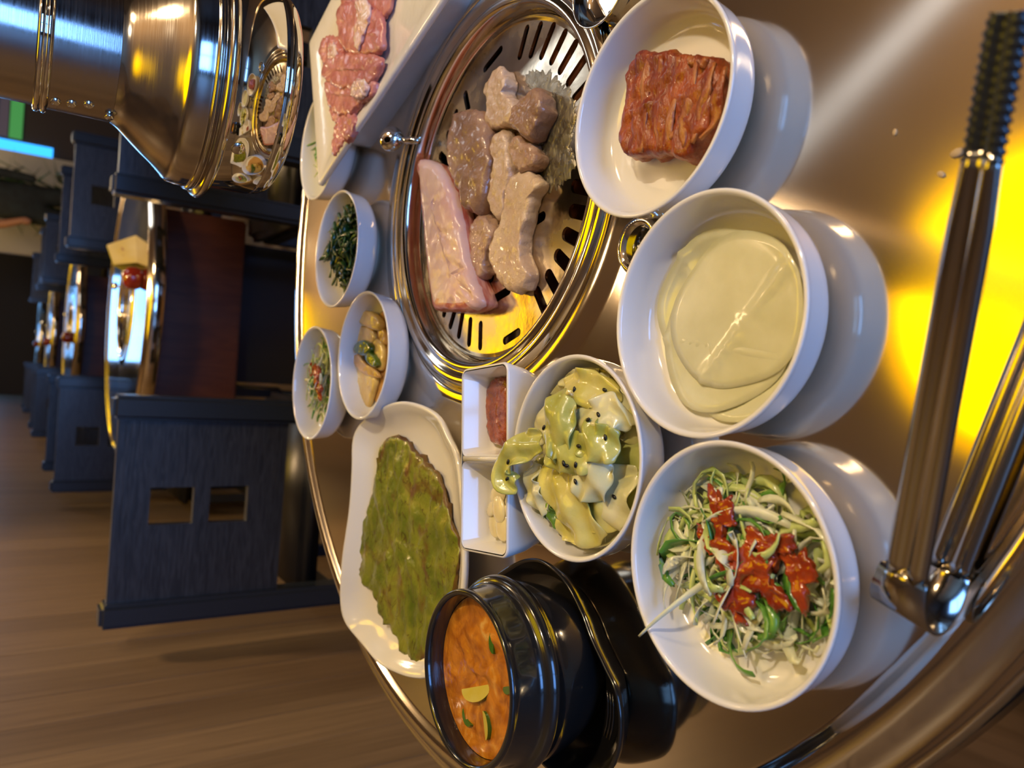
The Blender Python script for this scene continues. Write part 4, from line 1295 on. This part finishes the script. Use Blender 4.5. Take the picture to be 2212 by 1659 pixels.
RAW = [
    ([(0.4174, 0.7814), (0.4001, 0.7172), (0.3669, 0.6483), (0.3467, 0.6502), (0.3296, 0.6606), (0.3358, 0.6955), (0.356, 0.7454), (0.3838, 0.782)], 0.006, 0.0400, raw_m, 'raw pork slice at the top edge of the picture'),
    ([(0.3812, 0.7816), (0.3638, 0.7228), (0.3324, 0.6682), (0.3103, 0.6596), (0.2954, 0.6593), (0.3028, 0.6956), (0.3211, 0.7456), (0.3477, 0.7757)], 0.007, 0.0430, raw_m, 'broad raw pork slice with a white fat band'),
    ([(0.3642, 0.824), (0.3536, 0.79), (0.3377, 0.7674), (0.3179, 0.7576), (0.3121, 0.7694), (0.3279, 0.8131), (0.3477, 0.8356), (0.3603, 0.835)], 0.007, 0.0415, raw_m, 'raw pork piece at the plate corner edge'),
    ([(0.3315, 0.7928), (0.3197, 0.7453), (0.3018, 0.69), (0.2874, 0.6581), (0.2751, 0.6623), (0.271, 0.685), (0.2783, 0.7261), (0.2939, 0.7727), (0.3147, 0.8106), (0.3267, 0.8171)], 0.007, 0.0435, raw_m, 'raw pork slice in the middle of the pile'),
    ([(0.3121, 0.8102), (0.2925, 0.7595), (0.2738, 0.7021), (0.2717, 0.6722), (0.2594, 0.6745), (0.2591, 0.7054), (0.2553, 0.7343), (0.2681, 0.7747), (0.2899, 0.8019)], 0.007, 0.0420, raw_m, 'raw pork slice below the middle of the pile'),
    ([(0.2831, 0.7951), (0.272, 0.7623), (0.2585, 0.7288), (0.2441, 0.7168), (0.2305, 0.7264), (0.2328, 0.7465), (0.2538, 0.7656), (0.2666, 0.7879)], 0.006, 0.0410, raw_m, 'small raw pork slice near the bottom of the pile'),
    ([(0.2565, 0.7767), (0.2508, 0.7573), (0.2352, 0.7469), (0.226, 0.7581), (0.2235, 0.7734), (0.2355, 0.7796), (0.2471, 0.7777)], 0.006, 0.0410, raw_m, 'narrow raw pork tail at the bottom of the pile'),
    ([(0.3622, 0.7221), (0.354, 0.6945), (0.3347, 0.6838), (0.3211, 0.6947), (0.3107, 0.71), (0.3279, 0.7211), (0.3416, 0.7152)], 0.004, 0.0490, raw_f, 'white fat strip across the broad raw pork slice'),
    ([(0.2827, 0.7134), (0.2763, 0.6874), (0.2642, 0.6799), (0.2599, 0.6958), (0.2699, 0.716)], 0.004, 0.0485, raw_f, 'white fat lump on the raw pork pile'),
    ([(0.3453, 0.8011), (0.3446, 0.7872), (0.3291, 0.7737), (0.3181, 0.7771), (0.3244, 0.7972)], 0.003, 0.0475, raw_f, 'white fat streak on the raw pork at the plate corner'),
]
for i, (ol, h, z, mm, lb) in enumerate(RAW):
    cx = sum(p[0] for p in ol) / len(ol)
    cy = sum(p[1] for p in ol) / len(ol)
    o = patty('raw_pork', ol, (cx, cy, TZ + z), h, mm, None, 110, amp=0.0020, freq=150, edge_amp=0.0034, seed=1.7 * i + 0.3)
    tag(o, lb, 'raw meat', 'raw pork slices on the plate')

# ------------------------------------------------------------------ tongs, one arm on the table, one sprung up
tg = thing('tongs', 'long stainless serrated grill tongs lying open along the near table edge', 'tongs', (-0.0821, 0.1620, TZ))
td = Vector((0.9573, -0.2891, 0)).normalized()
tw_ = Vector((0.2891, 0.9573, 0)).normalized()
groove_cr = [(-0.5, 0.9), (-0.46, 0.0), (-0.30, -0.9), (-0.12, -0.6), (0.0, 0.3), (0.12, -0.6), (0.30, -0.9), (0.46, 0.0), (0.5, 0.9),
             (0.44, 1.1), (0.28, -0.1), (0.12, 0.2), (0.0, 1.1), (-0.12, 0.2), (-0.28, -0.1), (-0.44, 1.1)]


def arm(name, zfun, s0, s1, n, wfun, material, serr=None):
    pth = [td * (s0 + (s1 - s0) * k / (n - 1)) + Vector((0, 0, zfun(s0 + (s1 - s0) * k / (n - 1)))) for k in range(n)]
    wl = [wfun(s0 + (s1 - s0) * k / (n - 1), k) for k in range(n)]
    v, f = sweep(pth, wl, 0.0016, tw_, [(a, -b) for a, b in groove_cr])
    return fix_normals(link_mesh(name, v, f, material, tg))


def z_up(s):
    return 0.0285 + 0.34 * s


def z_low(s):
    return 0.0045 + 0.0015 * math.sin(s * 14)


arm('upper_arm', z_up, 0.020, 0.166, 30, lambda s, k: 0.0172 - 0.018 * s - 0.0025 * max(0, (s - 0.145) / 0.02), tong_steel)
arm('lower_arm', z_low, 0.020, 0.166, 30, lambda s, k: 0.0172 - 0.018 * s, tong_steel)


def jaw(zf, name):
    return arm(name, zf, 0.163, 0.201, 57, lambda s, k: 0.0118 + (0.0012 if k % 4 < 2 else -0.0006) - 0.25 * max(0, s - 0.195), tong_dark)


jaw(z_up, 'upper_jaw')
jaw(z_low, 'lower_jaw')
# the sprung bend: a wide strip curling from the upper arm under to the lower arm
bend = []
za, zb = z_up(0.022), z_low(0.022)
rad = (za - zb) / 2 + 0.004
for k in range(25):
    a = PI / 2 + PI * k / 24
    bend.append(td * (0.022 + 0.020 * math.cos(a)) + Vector((0, 0, (za + zb) / 2 + (za - zb) / 2 * math.sin(a))))
v, f = sweep(bend, [0.0185 + 0.007 * math.sin(PI * k / 24) for k in range(25)], 0.0013, tw_)
fix_normals(link_mesh('spring_bend', v, f, tong_steel, tg))

# ------------------------------------------------------------------ exhaust hood
hd = thing('exhaust_hood', 'polished steel exhaust hood and pipe hanging over the grill', 'exhaust hood', (0.222, 0.645, 0.0))
lip_prof = smooth_prof([(0.058, 0.8990), (0.0640, 0.8950), (0.0700, 0.8940), (0.0755, 0.8965), (0.0786, 0.9015), (0.0790, 0.9070)], 5) + [(0.0782, 0.9078), (0.0786, 0.9086), (0.0800, 0.9092), (0.0803, 0.9415)]
lipr = lathe('lip_ring', lip_prof, chrome, hd, 128)
body_prof = [(0.0800, 0.9412)] + smooth_prof([(0.0820, 0.9418), (0.0872, 0.9432), (0.0902, 0.9462), (0.0893, 0.9495), (0.0850, 0.9515)], 5) + \
    smooth_prof([(0.0838, 0.9520), (0.0842, 0.9530), (0.0856, 0.9545), (0.0850, 0.9565), (0.0834, 0.9572)], 3) + \
    smooth_prof([(0.0832, 0.9580), (0.0826, 0.9650), (0.0808, 0.9715), (0.0770, 0.9755), (0.0710, 0.9820), (0.0642, 0.9905), (0.0560, 1.0000), (0.0495, 1.0075), (0.0470, 1.0125)], 5)
lathe('hood_bell', body_prof, hood_steel, hd, 128)
lathe('inner_cone', [(0.0785, 0.9080), (0.0780, 0.9560), (0.0450, 1.0100), (0.0445, 1.0300)], hood_steel, hd, 64)
lathe('filter', [(0.0750, 0.9040), (0.0750, 0.9075), (0.0, 0.9140), (0.0, 0.9080)], soot, hd, 48)
lowp = lathe('lower_pipe', [(0.0466, 1.0110), (0.0466, 1.0535)], pipe_steel, hd, 96)
lathe('pipe_collar', smooth_prof([(0.0466, 1.0525), (0.0496, 1.0535), (0.0500, 1.0560), (0.0488, 1.0572), (0.0498, 1.0584), (0.0496, 1.0612), (0.0464, 1.0622)], 3), chrome, hd, 96)
lathe('upper_pipe', [(0.0460, 1.0615), (0.0460, ZC - 0.002)], pipe_steel, hd, 96)
for an, zz_ in ((-164.2, 1.0483), (-162.2, 1.0386), (-158.1, 1.0283)):
    a = R(an)
    o = lathe('screw', smooth_prof([(0.0, 0.0022), (0.0009, 0.0013), (0.0020, 0.0022), (0.0030, 0.0014), (0.0036, 0.0)], 2), chrome, lowp, 20)
    o.location = (0.0466 * math.cos(a), 0.0466 * math.sin(a), zz_)
    o.rotation_euler = (0, R(90), a)
a = R(-165.1)
o = lathe('rivet', [(0.0, 0.0042), (0.0026, 0.0040), (0.0031, 0.0028), (0.0031, 0.0)], chrome, lowp, 20)
o.location = (0.0466 * math.cos(a), 0.0466 * math.sin(a), 1.0145)
o.rotation_euler = (0, R(90), a)
a = R(-139.6)
o = lathe('slotted_screw', smooth_prof([(0.0, 0.0018), (0.0030, 0.0016), (0.0046, 0.0006), (0.0050, 0.0)], 2), chrome, lipr, 24)
o.location = (0.0802 * math.cos(a), 0.0802 * math.sin(a), 0.9330)
o.rotation_euler = (0, R(90), a)

# yellow lamp discs round the exhaust pipes
yel = mat('yellow_lamp', (0.9, 0.55, 0.0), emit=(1.0, 0.68, 0.0), emit_s=4.2)
yel_rim = mat('yellow_lamp_rim', (0.8, 0.42, 0.0), emit=(1.0, 0.50, 0.0), emit_s=1.2)


def make_lamp(loc, label):
    t = thing('yellow_ring_lamp', label, 'lamp', loc, 0, 'yellow ring lamps round the exhaust pipes')
    lathe('diffuser', [(0.066, 0.0), (0.288, 0.0), (0.288, 0.012), (0.066, 0.012)], yel, t, 72)
    lathe('shade_rim', [(0.2885, -0.006), (0.334, -0.004), (0.336, 0.055), (0.2885, 0.055)], yel_rim, t, 72)
    lathe('pipe_socket', [(0.048, -0.012), (0.066, -0.012), (0.066, 0.056), (0.048, 0.056)], chrome, t, 48)
    lathe('top_cover', [(0.334, 0.056), (0.068, 0.066), (0.068, 0.058), (0.330, 0.0556)], dark_plaster, t, 48)
    return t


lamp = make_lamp((0.222, 0.645, 2.05), 'yellow ring lamp above the near table')
for yy, lb in zip(TABLES_Y, ('yellow ring lamp above the table behind the blue chair', 'yellow ring lamp above the second table behind', 'yellow ring lamp above the third table behind', 'yellow ring lamp above the farthest table')):
    c = copy_tree(lamp)
    c.location = (0.20, yy + 0.05, 2.05)
    c['label'] = lb

# ------------------------------------------------------------------ chairs
def holed_panel(name, xs, zs, holes, y0, y1, material, parent, hole_r=0.0):
    """upright panel with rectangular holes: a grid whose hole cells are left open"""
    V, F = [], []
    idx = {}

    def vid(i, j, k):
        key = (i, j, k)
        if key not in idx:
            idx[key] = len(V)
            V.append((xs[i], (y0, y1)[k], zs[j]))
        return idx[key]

    nx, nz_ = len(xs) - 1, len(zs) - 1
    solid = {(i, j) for i in range(nx) for j in range(nz_) if (i, j) not in holes}
    for (i, j) in solid:
        F.append((vid(i, j, 0), vid(i + 1, j, 0), vid(i + 1, j + 1, 0), vid(i, j + 1, 0)))
        F.append((vid(i, j, 1), vid(i, j + 1, 1), vid(i + 1, j + 1, 1), vid(i + 1, j, 1)))
        for di, dj, a, b in ((-1, 0, (i, j), (i, j + 1)), (1, 0, (i + 1, j), (i + 1, j + 1)), (0, -1, (i, j), (i + 1, j)), (0, 1, (i, j + 1), (i + 1, j + 1))):
            if (i + di, j + dj) not in solid:
                F.append((vid(*a, 0), vid(*b, 0), vid(*b, 1), vid(*a, 1)))
    return fix_normals(link_mesh(name, V, F, material, parent, False))


CW = 0.232      # half width of a chair


def make_chair(label):
    t = thing('dining_chair', label, 'chair', (0, 0, 0), 0, 'black wooden dining chairs')
    # back faces -Y, sitter faces +Y
    for sx in (-1, 1):
        xa, xb = (sx * CW, sx * (CW - 0.048))
        box('back_post', min(xa, xb), max(xa, xb), -0.030, 0.028, 0.0, 0.885, dark_wood_plain, t, 0.008, 3)
        xa, xb = (sx * (CW - 0.004), sx * (CW - 0.036))
        box('front_leg', min(xa, xb), max(xa, xb), 0.375, 0.405, 0.0, 0.43, dark_wood_plain, t, 0.004)
        box('side_rail', min(xa, xb), max(xa, xb), 0.02, 0.38, 0.385, 0.425, dark_wood_plain, t, 0.004)
        box('side_stretcher', min(xa, xb), max(xa, xb), 0.02, 0.38, 0.15, 0.18, dark_wood_plain, t, 0.004)
    xs = [-CW + 0.046, -0.030, 0.046, CW - 0.046]
    zs = [0.535, 0.612, 0.690, 0.722, 0.806, 0.872]
    holed_panel('back_panel', xs, zs, {(1, 1), (1, 3)}, -0.010, 0.010, dark_wood, t)
    box('front_rail', -CW + 0.03, CW - 0.03, 0.378, 0.400, 0.385, 0.425, dark_wood_plain, t, 0.004)
    box('seat', -CW + 0.004, CW - 0.004, 0.03, 0.415, 0.425, 0.475, leather, t, 0.016, 3, True)
    return t


chair = make_chair('black wooden chair with two square holes in its back, blue lit, behind the pancake plate')
chair.location = (-0.302, 1.70, 0)
chair.rotation_euler = (0, 0, R(-1.5))
CH = [
    ((-0.315, 3.55), 180, 'black chair facing the camera beyond the table behind the blue chair'),
    ((-0.325, 4.28), 0, 'grey lit chair back, third in the left row'),
    ((-0.325, 6.00), 180, 'black chair facing the camera, fourth in the left row'),
    ((-0.325, 6.70), 0, 'chair back, fifth in the left row'),
    ((-0.325, 8.42), 180, 'black chair facing the camera, sixth in the left row'),
    ((-0.325, 9.10), 0, 'chair back, seventh in the left row'),
    ((0.605, 1.98), 0, 'black chair back in shadow behind the exhaust hood'),
    ((0.66, 3.55), 180, 'dark chair facing the camera right of the table behind'),
    ((0.67, 4.28), 0, 'grey chair back with a square hole beside the exhaust pipe'),
    ((0.70, 6.00), 180, 'dark chair facing the camera, fourth in the right row'),
    ((0.70, 6.70), 0, 'dark chair back, fifth in the right row'),
    ((0.70, 8.42), 180, 'small dark chair, sixth in the right row'),
]
for (x, y), rz, lb in CH:
    c = copy_tree(chair)
    c.location = (x, y, 0)
    c.rotation_euler = (0, 0, R(rz))
    c['label'] = lb
# black leather chairs drawn up to the near table on the right
c = copy_tree(chair)
c.location = (0.62, 1.46, 0)
c.rotation_euler = (0, 0, R(180))
c['label'] = 'black leather seated chair facing the camera across the near table'

# ------------------------------------------------------------------ things on the far tables
bell_m = mat('red_bottle', (0.23, 0.018, 0.006), rough=0.10, coat=0.6)
b0 = None
for i, (x, y, lb) in enumerate(((0.232, 2.44, 'round red call bell on the table behind, beside the folded card'), (0.10, 5.00, 'round red call bell on the second table behind'),
                                (0.10, 7.35, 'tiny red call bell on the third table behind'), (0.10, 9.70, 'tiny red call bell on the farthest table'))):
    if b0 is None:
        o = lathe('call_bell', smooth_prof([(0, 0), (0.024, 0.0), (0.030, 0.006), (0.033, 0.020), (0.029, 0.036), (0.016, 0.046), (0, 0.049)], 4), bell_m, None, 36)
        b0 = o.data
    else:
        o = bpy.data.objects.new('call_bell', b0)
        col.objects.link(o)
    o.location = (x, y, TZ)
    tag(o, lb, 'call bell', 'red call bells')
card_y = mat('yellow_card', (0.62, 0.46, 0.08), (0.70, 0.60, 0.30), rough=0.5, scale=8)
card_b = mat('yellow_card_band', (0.62, 0.50, 0.02), rough=0.5)
crd = thing('folded_menu_card', 'folded yellow menu card standing on the table behind', 'menu card', (0.315, 2.60, TZ), R(38))
card_leaves = []
for s, mm in ((-1, card_y), (1, card_b)):
    V = [(-0.055, s * 0.030, 0.0), (0.055, s * 0.034, 0.0), (0.030, 0.002 * s, 0.075), (-0.048, 0.002 * s, 0.058)]
    o = link_mesh('card_leaf', V, [(0, 1, 2, 3)], mm, crd, False)
    card_leaves.append(o)
    md = o.modifiers.new('thick', 'SOLIDIFY')
    md.thickness = 0.0015
V = [(-0.030, -0.0265, 0.010), (0.020, -0.0270, 0.012), (0.012, -0.0160, 0.040), (-0.022, -0.0160, 0.036)]
o = link_mesh('printed_band', V, [(0, 1, 2, 3)], mat('card_print', (0.45, 0.26, 0.12), rough=0.5), card_leaves[0], False)
md = o.modifiers.new('thick', 'SOLIDIFY')
md.thickness = 0.0012

# wall outlet strip low on the plank wall behind the blue chair
ot = thing('outlet_strip', 'white vertical power outlet strip on the plank wall', 'outlet', (WX + 0.0005, 2.46, 0.175))
white_pl = mat('white_plastic', (0.55, 0.53, 0.48), rough=0.35)
cov = box('cover', 0.0, 0.018, -0.030, 0.030, 0.0, 0.20, white_pl, ot, 0.004)
for z in (0.055, 0.140):
    o = lathe('socket', [(0.013, 0.0), (0.016, 0.001), (0.017, -0.004)], dark_plaster, cov, 24)
    o.location = (0.0185, 0, z)
    o.rotation_euler = (0, R(90), 0)

# pale bin on the floor between the right hand chairs
bn = [(0.7131, 4.981)][0]
bin_ = lathe('waste_bin', [(0, 0.0), (0.085, 0.0), (0.105, 0.26), (0.110, 0.265), (0.106, 0.27), (0.098, 0.26), (0.08, 0.012), (0, 0.012)], mat('pale_bin', (0.40, 0.42, 0.38), rough=0.4), None, 40)
bin_.location = (bn[0], bn[1], 0)
tag(bin_, 'pale grey bin on the floor between the dark chairs', 'bin')

# crumbs on the steel near the tongs
crumb_m = mat('bread_crumb', (0.50, 0.36, 0.20), rough=0.6)
cv, cf = ellipsoid_data(Vector(), (0.0034, 0.0022, 0.0008), None, 8, 5)
crumb_me = None
for i, ((a, b), sc_, lb) in enumerate(zip([(0.1208, 0.1918), (0.0982, 0.1704), (0.1058, 0.1644)], (0.5, 0.6, 0.9), ('tiny tan crumb on the steel above the yellow reflection', 'tan crumb on the steel left of the tongs neck', 'larger pale crumb half under the tongs neck'))):
    if crumb_me is None:
        o = link_mesh('crumb', cv, cf, crumb_m)
        crumb_me = o.data
    else:
        o = bpy.data.objects.new('crumb', crumb_me)
        col.objects.link(o)
    o.location = (a, b, TZ + 0.0008 * sc_)
    o.scale = (sc_, sc_, sc_)
    o.rotation_euler = (0, 0, 0.9 * i)
    tag(o, lb, 'crumb', 'crumbs on the table')

# navy cushion on the diner's own bench at the near corner
navy = mat('navy_fabric', (0.008, 0.008, 0.035), (0.012, 0.012, 0.05), rough=0.8, scale=120, bump=0.2, bump_scale=400)
bnch = thing('bench', 'low bench with a navy cushion at the near corner under the table', 'bench', (-0.17, 0.02, 0))
box('bench_box', -0.16, 0.62, -0.40, 0.16, 0.0, 0.40, dark_wood_plain, bnch, 0.006)
box('cushion', -0.165, 0.625, -0.405, 0.168, 0.40, 0.46, navy, bnch, 0.02, 3, True)

# low steel saucer whose edge shows at the top of the picture
cp = [(0.2612, 0.3913)][0]
o = lathe('steel_saucer', smooth_prof([(0, 0.0), (0.018, 0.0), (0.021, 0.002), (0.026, 0.010), (0.0275, 0.0125), (0.0270, 0.0132), (0.0255, 0.0120), (0.020, 0.0035), (0, 0.003)], 3), chrome, None, 48)
o.location = (cp[0], cp[1], TZ)
tag(o, 'small steel saucer beside the grill at the top edge', 'saucer')

# ------------------------------------------------------------------ standing person far away, one bare forearm in view
skin = mat('skin', (0.42, 0.20, 0.11), rough=0.5, sss=0.1)
cloth = mat('dark_clothes', (0.014, 0.018, 0.016), (0.02, 0.03, 0.03), rough=0.8, scale=20)
per = thing('person', 'person in dark clothes far behind, one bare forearm hanging', 'person', (1.26, 7.75, 0))


def skin_mesh(name, joints, edges, material, sub=2, parent=None):
    me = bpy.data.meshes.new(name)
    me.from_pydata([j[:3] for j in joints], edges, [])
    o = bpy.data.objects.new(name, me)
    col.objects.link(o)
    o.parent = parent
    md = o.modifiers.new('skin', 'SKIN')
    for k, j in enumerate(joints):
        r = j[3]
        me.skin_vertices[0].data[k].radius = (r, r) if not isinstance(r, tuple) else r
    me.skin_vertices[0].data[0].use_root = True
    md.use_smooth_shade = True
    s = o.modifiers.new('sub', 'SUBSURF')
    s.levels = sub
    s.render_levels = sub
    me.materials.append(material)
    return o


body_j = [(0, 0, 0.95, 0.15), (0, 0, 1.15, 0.135), (0, 0, 1.35, 0.16), (0, 0, 1.47, 0.07), (0, 0, 1.55, 0.055), (0, -0.01, 1.66, 0.095), (0, -0.01, 1.75, 0.07),
          (-0.18, 0, 1.42, 0.065), (-0.22, 0.01, 1.22, 0.050), (0.18, 0, 1.42, 0.065), (0.23, 0.02, 1.16, 0.045), (0.21, -0.02, 0.90, 0.035),
          (-0.09, 0, 0.88, 0.095), (-0.10, 0, 0.48, 0.065), (-0.10, 0.02, 0.07, 0.045), (-0.10, -0.12, 0.04, 0.035),
          (0.09, 0, 0.88, 0.095), (0.10, 0, 0.48, 0.065), (0.10, 0.02, 0.07, 0.045), (0.10, -0.12, 0.04, 0.035)]
body_e = [(0, 1), (1, 2), (2, 3), (3, 4), (4, 5), (5, 6), (2, 7), (7, 8), (2, 9), (9, 10), (10, 11), (0, 12), (12, 13), (13, 14), (14, 15), (0, 16), (16, 17), (17, 18), (18, 19)]
skin_mesh('body', body_j, body_e, cloth, 2, per)
arm_j = [(-0.22, 0.01, 1.24, 0.044), (-0.20, -0.05, 1.10, 0.038), (-0.165, -0.10, 1.00, 0.028), (-0.160, -0.115, 0.965, 0.036), (-0.165, -0.125, 0.93, 0.010), (-0.150, -0.128, 0.925, 0.010), (-0.178, -0.12, 0.932, 0.009), (-0.190, -0.11, 0.94, 0.009), (-0.140, -0.13, 0.955, 0.010)]
skin_mesh('bare_forearm', arm_j, [(0, 1), (1, 2), (2, 3), (3, 4), (3, 5), (3, 6), (3, 7), (2, 8)], skin, 2, per)

for o in bpy.data.objects:
    if o.type == 'MESH' and o.parent is None and 'kind' not in o and 'label' not in o:
        print('UNTAGGED', o.name)
